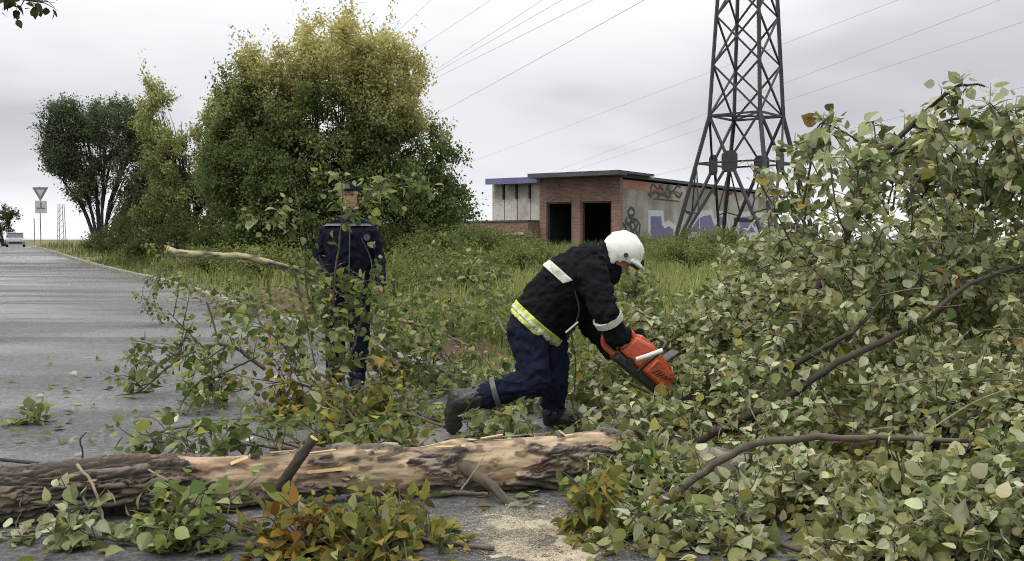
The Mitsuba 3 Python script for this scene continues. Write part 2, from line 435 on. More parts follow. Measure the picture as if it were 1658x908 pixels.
PAL_G = [(4, (0.155, 0.195, 0.062)), (3, (0.21, 0.235, 0.088)), (2, (0.085, 0.12, 0.038)), (0.8, (0.27, 0.25, 0.12))]
PAL_DRY = [(3, (0.30, 0.315, 0.115)), (3, (0.24, 0.28, 0.095)), (1.2, (0.32, 0.30, 0.15)), (1.6, (0.10, 0.14, 0.04))]
grass_patch("grass", "short ragged grass along the kerb behind the people", 21, 42000, -9, 7, 7.5, 18, 0.10, 0.42, 0.006, 0.013, PAL_G)
grass_patch("meadow_grass", "yellow green meadow grass in the middle distance", 22, 60000, -16, 16, 17, 38, 0.25, 0.62, 0.012, 0.026, PAL_DRY)
grass_patch("tall_grass", "tall olive grass and weeds growing before the derelict building", 23, 52000, -30, 34, 36, 50, 0.4, 1.02, 0.022, 0.045, PAL_G)
grass_patch("verge_grass", "rough grass on the far verge beside the kerb", 24, 30000, -60, 10, 48, 95, 0.35, 0.8, 0.03, 0.06, PAL_G)


# ------------------------------------------------------------------ trees
def tree(name, label, cat_, base, stems, lobes, n_clump, per, leaf, colour, seed, limb=0.11, group=None, clump_r=0.55, sprout=0):
    """A tree: trunk (stems joined at the foot), limbs to the leaf clumps, and the crown's leaves.
    lobes: (x, y, z, rx, ry, rz, weight) relative to the base; colour(rel positions, rng) -> rgb."""
    rng = R(seed)
    base = np.asarray(base, float)
    k = thing(name, label, cat_, group)
    lob = np.array(lobes, float)
    w = lob[:, 6] / lob[:, 6].sum()
    idx = rng.choice(len(lob), n_clump, p=w)
    d = norm(rng.normal(0, 1, (n_clump, 3)))
    r = rng.uniform(0.15, 1, n_clump) ** 0.42
    c = lob[idx, :3] + d * lob[idx, 3:6] * r[:, None]
    c = c[c[:, 2] > 0.5]
    # gaps: drop clumps where a coarse noise is low
    g = meshkit.fbm((c + seed) * 0.55, 2, seed)
    c = c[g > np.quantile(g, 0.09)]
    tops = [np.array(s, float) for s in stems]
    trunk = []
    for s in tops:
        mid = s * np.array([0.35, 0.35, 0.5]) + rng.normal(0, 0.12, 3)
        p = curve([np.zeros(3) + np.array([s[0], s[1], 0]) * 0.06, mid, s], 12)
        trunk.append(tube(base + p, np.linspace(limb, limb * 0.12, 12) * rng.uniform(0.8, 1.2), 7))
    put("trunk", cat(trunk), "bark", k, smooth=True)
    tw = []
    for q in c[rng.permutation(len(c))[: min(len(c), 240)]]:
        s = tops[int(np.argmin([np.linalg.norm((q - t)[:2]) + 0.3 * abs(q[2] - t[2]) for t in tops]))]
        f = np.clip(q[2] / max(s[2], 0.1) * rng.uniform(0.3, 0.75), 0.12, 0.95)
        st = s * np.array([f ** 1.5, f ** 1.5, f])
        mid = st * 0.5 + q * 0.5 + np.array([0, 0, 0.12 * np.linalg.norm(q - st)]) + rng.normal(0, 0.1, 3)
        L = np.linalg.norm(q - st)
        tw.append(tube(base + curve([st, mid, q], 7), np.linspace(0.006 + 0.006 * L, 0.004, 7), 4, False))
    put("limbs", cat(tw), "bark", k, smooth=True)
    m = rng.poisson(per, len(c))
    ci = np.repeat(np.arange(len(c)), m)
    n = len(ci)
    dir_ = norm(c - np.array([0, 0, lob[:, 2].mean() * 0.6]))
    # each clump is a few drooping or rising shoots
    sh = norm(rng.normal(0, 1, (len(c), 4, 3)) + dir_[:, None] * 0.9 + np.array([0, 0, 0.35]))
    pick = rng.integers(0, 4, n)
    t = rng.uniform(-0.25, 1, n)
    pos = c[ci] + sh[ci, pick] * (t * clump_r * rng.uniform(0.6, 1.3, n))[:, None] + rng.normal(0, clump_r * 0.2, (n, 3))
    if sprout:
        top = c[c[:, 2] > np.quantile(c[:, 2], 0.6)]
        q = top[rng.integers(0, len(top), sprout)]
        out = norm(q - np.array([0, 0, q[:, 2].mean() * 0.55])) + np.array([0, 0, 0.8])
        tt = rng.uniform(0, 1, (sprout, 26, 1))
        sp = (q[:, None] + norm(out)[:, None] * tt * rng.uniform(0.7, 1.7, (sprout, 1, 1)) + rng.normal(0, 0.11, (sprout, 26, 3))).reshape(-1, 3)
        pos = np.vstack([pos, sp])
    n = len(pos)
    tip = norm(rng.normal(0, 1, (n, 3)) + np.array([0, 0, -0.35]))
    v, f, cl = leaves(rng, base + pos, tip, rng.uniform(0.7, 1.25, n) * leaf, colour(pos, rng), TREE_LEAF, TREE_F, 1.15)
    put("crown", (v, f), "leaf_mat", k, color=cl, kind="stuff")
    return k


def blend(a, b, t):
    return np.asarray(a) * (1 - t[:, None]) + np.asarray(b) * t[:, None]


def col_autumn(pos, rng):
    z = pos[:, 2]
    nn = meshkit.fbm(pos * 0.5 + 9, 3, 4)
    t = np.clip((z - 4.3) / 3.8 + (nn - 0.5) * 2.0 + 0.35 * np.clip(pos[:, 0] / 4, -1, 1) * np.clip((z - 4) / 3, 0, 1), 0, 1)
    c = blend((0.145, 0.195, 0.075), (0.52, 0.49, 0.22), t)
    g = np.clip((meshkit.fbm(pos * 0.9 + 31, 2, 6) - 0.45) * 3, 0, 1)
    c = c * (1 - 0.35 * g[:, None] * (1 - t[:, None]))
    c[:, 0] += 0.03 * (rng.uniform(0, 1, len(z)) < 0.12) * t
    return c * rng.uniform(0.65, 1.35, (len(z), 1))


def col_green(lo, hi, yel=0.0):
    def fn(pos, rng):
        nn = np.clip((meshkit.fbm(pos * 0.7 + 5, 3, 14) - 0.25) * 2, 0, 1)
        c = blend(lo, hi, nn)
        y = rng.uniform(0, 1, len(pos)) < yel
        c[y] = (0.25, 0.21, 0.06)
        return c * rng.uniform(0.65, 1.35, (len(pos), 1))
    return fn


def on_ground(px, Y):
    p = P(px, 400, Y)
    return np.array([p[0], Y, float(ground_z(p[0], Y))])


b = on_ground(545, 36)
tree("autumn_tree", "big round bushy tree turning yellow at its top, behind the standing person", "tree", b,
     [(-2.5, 0.2, 6.5), (-1.2, -0.5, 7.6), (0.3, 0.2, 8.2), (1.3, 0.5, 7.5), (2.7, 0, 5.6), (-3.4, 0.6, 4.6), (0.6, -1.2, 6.2), (3.4, -0.6, 3.4)],
     [(0.2, 0, 6.3, 3.1, 2.8, 3.2, 6), (0.2, -0.6, 6.4, 1.8, 1.6, 3.0, 2.4), (2.6, 0, 3.9, 2.0, 2.2, 2.4, 3.0), (-2.4, 0.2, 3.8, 2.2, 2.2, 2.8, 3.0), (-2.5, 0, 6.4, 1.3, 1.4, 1.9, 1.2), (0.3, -0.8, 2.0, 4.1, 2.2, 1.9, 4.6), (1.7, 0, 6.6, 1.8, 1.7, 1.9, 1.7), (-0.4, -1.2, 3.6, 2.6, 1.4, 2.4, 2.5), (-3.7, 0.2, 3.4, 1.3, 1.6, 2.4, 1.3), (-3.4, 0, 5.9, 0.9, 1.2, 1.9, 0.9), (3.4, -0.4, 2.2, 1.6, 1.6, 1.7, 1.4)],
     1350, 150, 0.13, col_autumn, 31, 0.085, sprout=170)
b = on_ground(310, 47)
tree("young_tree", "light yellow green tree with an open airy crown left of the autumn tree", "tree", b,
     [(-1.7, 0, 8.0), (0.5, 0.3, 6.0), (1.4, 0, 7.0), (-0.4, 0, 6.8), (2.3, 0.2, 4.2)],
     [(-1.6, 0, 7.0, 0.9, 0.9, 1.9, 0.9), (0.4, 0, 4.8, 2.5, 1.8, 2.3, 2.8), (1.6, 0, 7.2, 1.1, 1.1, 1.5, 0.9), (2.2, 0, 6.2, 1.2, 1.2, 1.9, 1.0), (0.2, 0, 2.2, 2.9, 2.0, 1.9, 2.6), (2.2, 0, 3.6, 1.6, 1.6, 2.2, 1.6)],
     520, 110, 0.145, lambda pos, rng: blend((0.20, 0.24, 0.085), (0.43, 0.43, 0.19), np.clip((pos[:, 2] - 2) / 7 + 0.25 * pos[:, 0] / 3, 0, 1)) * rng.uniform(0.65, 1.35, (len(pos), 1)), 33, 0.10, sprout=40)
b = on_ground(165, 66)
tree("dark_tree", "dark green spreading tree with bare forked stems beside the kerb", "tree", b,
     [(-2.6, 0, 7.2), (-1.2, 0.3, 9.0), (0.6, 0, 8.6), (2.4, 0.2, 7.4), (3.4, 0, 5.0), (-3.3, 0, 5.8)],
     [(-2.3, 0, 8.3, 1.5, 1.6, 1.9, 1.6), (0.9, 0, 8.2, 2.3, 2.0, 2.0, 2.4), (-2.4, 0, 6.2, 1.3, 1.4, 1.3, 1.0), (2.6, 0, 5.4, 2.2, 2.0, 2.6, 2.6), (3.2, 0, 2.6, 2.4, 2.0, 2.0, 2.2), (-0.8, 0, 5.6, 1.6, 1.4, 1.0, 0.8), (-1.2, 0, 4.2, 1.0, 1.2, 1.0, 0.4), (3.6, 0, 4.4, 1.8, 1.8, 2.4, 2.0)],
     690, 120, 0.165, col_green((0.075, 0.108, 0.06), (0.16, 0.20, 0.11)), 35, 0.16, clump_r=0.7, sprout=20)
b = on_ground(8, 118)
tree("distant_tree", "small far tree behind the parked car at the left edge", "tree", b, [(-1, 0, 3.4), (0.8, 0, 3.2), (-3, 0, 2.8)],
     [(-0.6, 0, 3.1, 2.4, 2, 1.9, 2), (-4, 0, 3.0, 3, 2, 2.0, 1.5)], 110, 60, 0.26, col_green((0.06, 0.07, 0.03), (0.13, 0.13, 0.06)), 37, 0.14)

# undergrowth shrubs between and below the trees
SHRUBS = [(230, 52, 2.6, 2.3, "low dark shrub under the dark tree's right side"), (292, 41, 2.0, 1.9, "dark shrub left of the autumn tree's foot"), (380, 37, 2.2, 1.8, "dark shrub under the left half of the autumn tree"),
          (640, 33, 2.2, 1.5, "dark shrub at the right foot of the autumn tree"), (190, 60, 2.2, 1.7, "low shrub at the foot of the dark tree"), (455, 34.5, 2.0, 1.9, "dark shrub behind the standing person's left shoulder"), (560, 33.5, 2.2, 1.7, "dark shrub at the foot of the autumn tree behind the person"), (262, 45, 2.4, 2.6, "shrub filling the gap left of the young tree's foot")]
for i, (px, Yd, rx, h, lab) in enumerate(SHRUBS):
    tree("shrub", lab, "shrub", on_ground(px, Yd), [(-0.5, 0, h * 0.7), (0.5, 0, h * 0.7)], [(0, 0, h * 0.5, rx, 1.3, h * 0.55, 1)], 90, 62, 0.13, col_green((0.055, 0.078, 0.03), (0.12, 0.15, 0.055), 0.02), 50 + i, 0.035, clump_r=0.45)
for i, (px, Yd, rx, h, lab) in enumerate([(742, 40, 1.7, 1.75, "light green weed thicket left of the building's doors"), (815, 43, 1.5, 1.45, "yellow green weed bush below the pale panel wall"), (700, 31, 1.4, 1.35, "weed bush at the right skirt of the autumn tree"),
                                          (1120, 41, 1.7, 1.3, "olive weed bush before the pylon's left foot"), (1195, 39, 1.8, 1.35, "olive weed bush before the pylon's middle foot"), (1060, 44, 1.2, 1.1, "low weed bush under the graffiti"), (775, 33, 1.5, 1.45, "pale green weed bush between the autumn tree and the doors"), (850, 30, 1.3, 1.0, "low weed bush before the left doorway"), (700, 24, 1.2, 1.0, "light weed bush in the meadow right of the autumn tree"), (1120, 32, 1.6, 0.95, "wide olive weed bush in the meadow below the pylon"), (430, 26, 1.2, 0.95, "light weed bush beside the propped branch"), (340, 30, 1.3, 0.9, "low weed bush on the verge below the young tree"), (640, 20, 1.0, 0.75, "low weed bush right of the person's hand"), (760, 19, 1.1, 0.7, "low weed bush in the meadow left of the worker's back")]):
    tree("weed_bush", lab, "bush", on_ground(px, Yd), [(-0.3, 0, h * 0.8), (0.4, 0, h * 0.8)], [(0, 0, h * 0.45, rx, 1.0, h * 0.55, 1)], 110, 80, 0.085, col_green((0.13, 0.165, 0.055), (0.26, 0.30, 0.115), 0.04), 70 + i, 0.02, clump_r=0.4)

# ------------------------------------------------------------------ derelict building
ED = np.array([0.556, 0.831, 0.0])      # along the long graffiti wall, away from the corner
EL = np.array([-0.831, 0.556, 0.0])     # along the door front, to the left
EZ = np.array([0, 0, 1.0])
C0 = np.array([5.68, 52.0, 0.0])
bd = thing("derelict_building", "low derelict brick building with flat roof, two dark doorways and a purple graffiti wall", "building")
HT = 4.68
z0 = 0.0
# door front (brick) with two openings, 0.35 thick
W = 5.0
op = [(0.48, 2.32), (2.92, 4.55)]
hd = 3.42
th = 0.35
parts = [box(C0 + EL * 0, EL, ED, EZ, op[0][0], th, hd), box(C0 + EL * op[0][1], EL, ED, EZ, op[1][0] - op[0][1], th, hd), box(C0 + EL * op[1][1], EL, ED, EZ, W - op[1][1], th, hd)]
parts.append(box(C0 + EZ * hd, EL, ED, EZ, W, th, HT - hd))
put("front_wall", cat(parts), "brick", bd)
# projecting corner pier and the middle pier, proud of the front
put("corner_pier", box(C0 - ED * 0.06 - EL * 0.05, EL, ED, EZ, 0.5, 0.30, HT - 0.02), "brick", bd)
put("middle_pier", box(C0 - ED * 0.05 + EL * (op[0][1] + 0.06), EL, ED, EZ, 0.48, 0.22, hd + 0.1), "brick", bd)
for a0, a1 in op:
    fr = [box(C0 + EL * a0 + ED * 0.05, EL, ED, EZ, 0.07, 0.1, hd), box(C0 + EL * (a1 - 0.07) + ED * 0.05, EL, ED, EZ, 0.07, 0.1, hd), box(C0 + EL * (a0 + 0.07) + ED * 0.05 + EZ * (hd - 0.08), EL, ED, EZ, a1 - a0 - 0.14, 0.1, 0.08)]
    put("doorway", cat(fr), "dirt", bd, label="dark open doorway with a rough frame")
# long graffiti wall
LW = 25.2
put("side_wall", box(C0 - EL * 0.001 + ED * th, -EL * -1, ED, EZ, 0.3, LW - th, HT - 0.12), "plaster", bd, label="grey plastered wall covered in graffiti")
put("plinth", box(C0 - EL * 0.05 + ED * 0.5, EL, ED, EZ, 0.05, LW - 0.6, 0.7), "kerb_concrete", bd)
put("brick_band", box(C0 - EL * 0.012 + ED * 0.26 + EZ * (HT - 0.62), EL, ED, EZ, 0.011, 4.6, 0.48), "salmon_brick", bd, label="bare salmon brick band under the roof edge")
rng = R(91)
for i in range(16):
    u = rng.uniform(4.5, LW - 1.5)
    L = rng.uniform(0.4, 1.5)
    hgt = rng.uniform(0.15, 0.42)
    pts = [(0, 0), (L * 0.3, -hgt * rng.uniform(0.5, 1)), (L * 0.6, -hgt), (L, -hgt * 0.3), (L, 0)]
    m = trimesh.creation.extrude_polygon(Polygon(pts), 0.006 + 0.0003 * i, engine="earcut")
    v = C0 - EL * 0.0045 + np.outer(m.vertices[:, 0] + u, ED) + np.outer(m.vertices[:, 1] + HT - 0.14, EZ) - np.outer(m.vertices[:, 2], EL)
    put("bare_brick_patch", (v, m.faces[:, ::-1] if np.dot(np.cross(ED, EZ), -EL) < 0 else m.faces), "salmon_brick" if i % 3 == 0 else "dirt", bd)
# inside: back wall, floor, far end so that the doorways look into a dark room
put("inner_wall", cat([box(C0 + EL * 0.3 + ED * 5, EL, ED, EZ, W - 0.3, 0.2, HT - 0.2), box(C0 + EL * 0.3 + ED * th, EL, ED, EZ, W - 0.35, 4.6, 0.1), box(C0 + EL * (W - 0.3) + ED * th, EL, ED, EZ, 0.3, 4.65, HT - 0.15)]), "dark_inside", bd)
put("rear_wall", cat([box(C0 + EL * 0.3 + ED * (LW - 0.3), EL, ED, EZ, 8.0, 0.3, HT - 0.15), box(C0 + EL * 8.0 + ED * 2.6, EL, ED, EZ, 0.3, LW - 2.9, HT - 0.15)]), "plaster", bd)
# roof slab: overhanging, thick over the door front; felt edge along the long wall
put("roof", cat([box(C0 - EL * 0.14 - ED * 0.05 + EZ * HT, EL, ED, EZ, 8.6, LW + 0.15, 0.16), box(C0 - EL * 0.45 - ED * 1.0 + EZ * (HT + 0.05), EL, ED, EZ, 5.6, 0.94, 0.24), box(C0 - EL * 0.45 - ED * 0.06 + EZ * (HT + 0.161), EL, ED, EZ, 5.6, 3.3, 0.13)]), "roof_felt", bd)
put("fascia", cat([box(C0 + EL * 4.9 - ED * 0.10 + EZ * (HT - 0.16), EL, ED, EZ, 3.72, 0.045, 0.34)]), "violet_fascia", bd, label="violet painted roof edge over the pale panels")
rng = R(92)
for i in range(4):
    put("wall_panel", box(C0 + EL * (W + 0.01 + i * 0.89) + ED * 0.45 + EZ * 2.35, EL, ED, EZ, 0.83, 0.2, HT - 2.36), "pale_panel", bd)
for i in range(3):
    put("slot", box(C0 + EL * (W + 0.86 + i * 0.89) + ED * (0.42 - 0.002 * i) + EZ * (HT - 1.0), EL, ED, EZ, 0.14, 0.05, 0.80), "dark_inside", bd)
put("panel_backing", box(C0 + EL * (W + 0.002) + ED * 0.6505 + EZ * 0.0, EL, ED, EZ, 3.58, 0.2, HT - 0.05), "plaster", bd)
# low brick annex left of the doors
put("annex", cat([box(C0 + EL * (W + 0.05) - ED * 1.1, EL, ED, EZ, 4.9, 1.45, 2.35)]), "brick", bd, label="low brick annex with a ledge below the pale panels")
put("annex_cap", box(C0 + EL * (W + 0.03) - ED * 1.16 + EZ * 2.352, EL, ED, EZ, 5.0, 1.55, 0.09), "roof_felt", bd)
put("ledge", box(C0 + EL * (W + 0.3) - ED * 1.25 + EZ * 1.62, EL, ED, EZ, 2.3, 0.147, 0.13), "pale_panel", bd)
# graffiti painted on the long wall: u along the wall, z up
gr_n = [0]


def spray(polys, mat, lift, name, label=None):
    ms = []
    for p in polys:
        for g in getattr(p, "geoms", [p]):
            if g.is_empty or g.area < 1e-4:
                continue
            m = trimesh.creation.extrude_polygon(g, 0.003, engine="earcut")
            v = C0 + np.outer(m.vertices[:, 0], ED) + np.outer(m.vertices[:, 1], EZ) - np.outer(m.vertices[:, 2] + lift, EL)
            ms.append((v, m.faces))
    put(name, cat(ms), mat, bd, label=label)


def wall_u(px):
    k = (px - CX) / FPX
    return (k * C0[1] - C0[0]) / (ED[0] - k * ED[1])


def wall_pt(px, py):
    u = wall_u(px)
    Yd = C0[1] + u * ED[1]
    return u, 1.36 + (HOR - py) * Yd / FPX


def poly_px(pts):
    return Polygon([wall_pt(*q) for q in pts]).buffer(0)


letters = [poly_px([(1053, 350), (1070, 350), (1071, 364), (1076, 370), (1082, 366), (1090, 372), (1090, 386), (1053, 388)]),
           poly_px([(1090, 388), (1104, 388), (1122, 366), (1131, 352), (1131, 375), (1118, 376), (1110, 388), (1092, 392)]),
           poly_px([(1132, 352), (1140, 352), (1141, 385), (1133, 388)]),
           poly_px([(1136, 350), (1150, 348), (1156, 366), (1160, 362), (1163, 350), (1172, 351), (1160, 384), (1146, 386)]),
           poly_px([(1196, 352), (1212, 350), (1222, 356), (1222, 376), (1198, 378)]), poly_px([(1226, 352), (1236, 352), (1238, 376), (1228, 377)])]
from shapely import union_all
for g_ in getattr(union_all([p.buffer(0.34, join_style=2) for p in letters]), "geoms", [0]):
    spray([g_], "white_paint", 0.006, "graffiti_outline", "white outline round purple block letters")
for g_ in letters:
    spray([g_], "purple_paint", 0.011, "graffiti_letter")


def strokes_px(lines, w):
    return [LineString([wall_pt(*q) for q in l]).buffer(w) for l in lines]


rng = R(93)
tagl = []
for (a, b, yy, sl) in ((1052, 1068, 303, 8), (1066, 1082, 305, 8), (1080, 1100, 306, 8), (1050, 1066, 313, 5), (1064, 1084, 316, 5), (1084, 1103, 315, 7)):
    t = np.linspace(0, 1, 7)
    tagl.append([(a + (b - a) * q, yy + sl * 0.6 * math.sin(6.3 * q + a) + rng.normal(0, 1.2)) for q in t])
spray([union_all(strokes_px(tagl, 0.085))], "black_paint", 0.016, "graffiti_tag", "black looping tag under the roof edge")
spray(strokes_px([[(x0, y0 + 2), (x0 + 8, y0 - 1), (x0 + 14, y0 + 3)] for x0, y0 in ((1053, 308), (1068, 310), (1086, 311))], 0.05), "red_paint", 0.021, "graffiti_tag", "red strokes inside the black tag")
spray(strokes_px([[(1058, 322), (1078, 324), (1098, 326)]], 0.035), "black_paint", 0.016, "graffiti_tag", "thin black line under the tag")
fig = [[(1020, 336), (1016, 343), (1019, 350), (1026, 348), (1026, 340), (1021, 336)], [(1014, 354), (1012, 366), (1016, 376), (1014, 386)], [(1018, 352), (1030, 356), (1036, 364), (1034, 378)], [(1016, 362), (1026, 358), (1028, 370), (1020, 376), (1030, 384)],
       [(1022, 352), (1020, 364), (1026, 380)], [(1033, 360), (1028, 372), (1036, 386)], [(1012, 358), (1022, 370), (1016, 384)], [(1008, 362), (1014, 370), (1010, 376)]]
spray([union_all(strokes_px(fig, 0.075))], "black_paint", 0.016, "graffiti_figure", "black sprayed standing figure near the corner")
wst = [[(1176, 352), (1180, 370), (1176, 384)], [(1184, 354), (1188, 378)], [(1192, 352), (1190, 366), (1196, 380)], [(1204, 382), (1216, 362), (1226, 380)]]
spray(strokes_px(wst, 0.10), "white_paint", 0.016, "graffiti_scribble", "white scribbles right of the purple letters")
win = [wall_pt(1188, 326), wall_pt(1215, 330)]
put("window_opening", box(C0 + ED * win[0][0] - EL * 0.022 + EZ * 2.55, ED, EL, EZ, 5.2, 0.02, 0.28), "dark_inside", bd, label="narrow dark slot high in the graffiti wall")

# a low dark fence right of the building, far off
fk = thing("board_fence", "low dark board fence right of the derelict building", "fence")
for i in range(8):
    pa = P(1252 + i * 9.2, 380, 76)
    put("board", box([pa[0], 76, 0.3], np.array([1.0, 0, 0]), np.array([0, 1.0, 0]), EZ, 0.41, 0.05, 2.35 - 0.05 * (i % 3)), "bark", fk)

# ------------------------------------------------------------------ pylon
pk = thing("pylon", "dark steel lattice power pylon rising out of the frame before the building", "pylon")
PC = np.array([11.85, 50.0, 0.25])
ROT = math.radians(6)
dirs = [np.array([math.cos(t), math.sin(t), 0]) for t in (math.pi + ROT, -math.pi / 2 + ROT, 0 + ROT, math.pi / 2 + ROT)]
ZW, ZG = 7.35, 4.95
RB, RW, ZT = 3.95, 1.92, 24.0


def leg_pt(i, z):
    r = RB + (RW - RB) * z / ZW if z < ZW else RW + (0.85 - RW) * (z - ZW) / (ZT - ZW)
    return PC + dirs[i % 4] * r + EZ * z


def brace(a, b, w=0.075):
    put("brace", beam(a, b, w), "steel_dark", pk)


for i in range(4):
    put("leg", cat([beam(leg_pt(i, -0.3), leg_pt(i, ZW), 0.17), beam(leg_pt(i, ZW - 0.05), leg_pt(i, ZT), 0.155)]), "steel_dark", pk)
    a, b = i, i + 1
    fm = (leg_pt(a, ZG) + leg_pt(b, ZG)) / 2
    fm = PC + (fm - PC) * np.array([1, 1, 1])
    nrm = norm((dirs[a % 4] + dirs[b % 4]))
    al = norm(leg_pt(b, ZG) - leg_pt(a, ZG))
    m = trimesh.creation.extrude_polygon(Polygon([(-.42, -.30), (-.30, -.50), (.30, -.50), (.42, -.30), (.42, .35), (.25, .55), (-.25, .55), (-.42, .35)]), 0.06, engine="earcut")
    v = fm + np.outer(m.vertices[:, 0], al) + np.outer(m.vertices[:, 1], EZ) + np.outer(m.vertices[:, 2] - 0.03, nrm)
    put("gusset_plate", (v, m.faces), "steel_dark", pk)
    for q in (a, b):
        sgn = -1 if q == a else 1
        brace(leg_pt(q, ZW), fm + al * sgn * 0.15 + EZ * 0.3, 0.11)
        brace(fm + al * sgn * 0.2 - EZ * 0.3, leg_pt(q, 0.1), 0.13)
        brace(leg_pt(q, ZG), fm, 0.09)
        md = (fm - EZ * 0.3 + leg_pt(q, 0.1)) / 2
        brace(leg_pt(q, 2.6), md, 0.07)
        brace(leg_pt(q, ZG), md, 0.06)
    brace(leg_pt(a, ZW), leg_pt(b, ZW), 0.10)
    z = ZW
    hgt = 2.55
    while z < ZT - 0.5:
        z2 = min(z + hgt, ZT)
        brace(leg_pt(a, z), leg_pt(b, z2), 0.085)
        brace(leg_pt(b, z), leg_pt(a, z2), 0.085)
        z, hgt = z2, hgt * 0.95
brace(leg_pt(0, ZW), leg_pt(2, ZW), 0.09)
brace(leg_pt(1, ZW), leg_pt(3, ZW), 0.09)
for zz, L in ((15.0, 4.2), (18.3, 5.4), (21.6, 3.8)):
    for sg in (-1, 1):
        tip = PC + np.array([sg * L, 0.6 * sg, zz])
        for i in range(4):
            put("arm_bar", beam(leg_pt(i, zz + (0.9 if i % 2 else 0)), tip, 0.09), "steel_dark", pk)
put("peak", beam(PC + EZ * ZT, PC + EZ * 27.5, 0.3), "steel_dark", pk)

WIRES = [((1190, -470, 50), (450, 225, 250), "uppermost left cable, cut by the top edge nearest the autumn tree"), ((1100, -205, 50), (450, 218, 250), "second cable from the left at the top edge"),
         ((1100, -147, 50), (450, 269, 250), "third cable from the left at the top edge"), ((1095, -108, 50), (450, 253, 250), "fourth cable from the left at the top edge"),
         ((1090, -66, 50), (450, 242, 250), "fifth cable from the left at the top edge"), ((1075, -18, 50), (450, 315, 250), "lowest and plainest cable left of the pylon"),
         ((2100, -250, 40), (560, 332, 260), "upper cable right of the pylon"), ((2300, -265, 40), (560, 400, 300), "second cable right of the pylon"), ((2300, -180, 40), (560, 390, 300), "third cable running behind the pylon to the right"),
         ((2300, -15, 40), (560, 395, 300), "lowest faint cable right of the pylon")]
for a, b, lab in WIRES:
    p, q = P(*a), P(*b)
    t = np.linspace(0, 1, 24)[:, None]
    pts = p + (q - p) * t
    pts[:, 2] -= 4 * 0.6 * (t * (1 - t))[:, 0]
    rad = 0.016 + 0.010 * np.linspace(0, 1, 24)
    put("power_cable", tube(pts, 0.013 if a[0] < 1500 else 0.009, 5), "cable_mat", label=lab, cat="cable", group=None)

# ------------------------------------------------------------------ road sign, far mast, car
sg = thing("give_way_sign", "triangular give way sign over a square plate on a thin post by the kerb", "road sign")
SY = 92.0
sp = P(66, 388, SY)
sz = float(ground_z(sp[0], SY))
post = np.array([sp[0], SY, sz])
put("post", tube([post - EZ * 0.2, post + EZ * 5.6], 0.045, 8), "sign_grey", sg, smooth=40)


def plate(poly, c, d, mat, name, parent, lab=None):
    m = trimesh.creation.extrude_polygon(poly, d, engine="earcut")
    v = c + np.outer(m.vertices[:, 0], [1, 0, 0]) + np.outer(m.vertices[:, 1], EZ) + np.outer(m.vertices[:, 2], [0, -1, 0])
    return put(name, (v, m.faces), mat, parent, label=lab)


tri = Polygon([(-.68, .58), (.68, .58), (0, -.58)]).buffer(0.05)
c = P(66, 314, SY)
plate(tri, c - np.array([0, 0.06, 0]), 0.02, "sign_grey", "triangle_border", sg)
plate(Polygon([(-.68, .58), (.68, .58), (0, -.58)]).buffer(-0.17), c - np.array([0, 0.083, 0]), 0.01, "sign_white", "triangle_face", sg)
c = P(67, 335, SY)
pl = plate(Polygon([(-.55, -.58), (.55, -.58), (.55, .58), (-.55, .58)]), c - np.array([0, 0.06, 0]), 0.02, "sign_white", "square_plate", sg)
plate(Polygon([(-.4, -.06), (-.08, -.06), (-.08, .45), (.08, .45), (.08, -.06), (.4, -.06), (.4, -.2), (-.4, -.2)]), c - np.array([0, 0.083, 0]), 0.008, "sign_grey", "route_mark", pl)

mk = thing("far_mast", "faint thin lattice mast far behind the give way sign", "mast")
mp = P(100, 388, 240); mp[2] = 0.5
for i, (dx, dy) in enumerate(((-.5, -.5), (.5, -.5), (.5, .5), (-.5, .5))):
    put("leg", beam(mp + [dx * 1.6, dy, 0], mp + [dx, dy, 9.5], 0.12), "sign_grey", mk)
for i in range(6):
    put("brace", beam(mp + [-.8 + .05 * i, -.5, i * 1.5], mp + [.8 - .05 * i, -.5, i * 1.5 + 1.5], 0.08), "sign_grey", mk)
mp2 = P(56, 388, 200); mp2[2] = 0.5
put("lamp_pole", tube([mp2, mp2 + EZ * 5.2], 0.08, 6), "sign_grey", label="thin far pole left of the give way sign's post", cat="pole")

ck = thing("parked_car", "silver grey car coming over the crest at the far left end of the road", "car")
cy_ = 104.0
cc = P(25, 388, cy_); cc[2] = float(rise(cy_))
cr = math.radians(-24)


def car_part(profile, w0, w1, mat, name, parent, y_off=0.0, lab=None):
    """profile: (along, up) outline extruded across the car."""
    m = trimesh.creation.extrude_polygon(Polygon(profile), w1 - w0, engine="earcut")
    al, up, ac = m.vertices[:, 0], m.vertices[:, 1], m.vertices[:, 2] + w0
    fwd = np.array([-math.sin(cr), -math.cos(cr), 0]) * 1.0
    fwd = np.array([0.45, -0.89, 0]); side = np.array([0.89, 0.45, 0])
    v = cc + np.outer(al, fwd) + np.outer(up, EZ) + np.outer(ac, side)
    return put(name, (v, m.faces), mat, parent, label=lab)


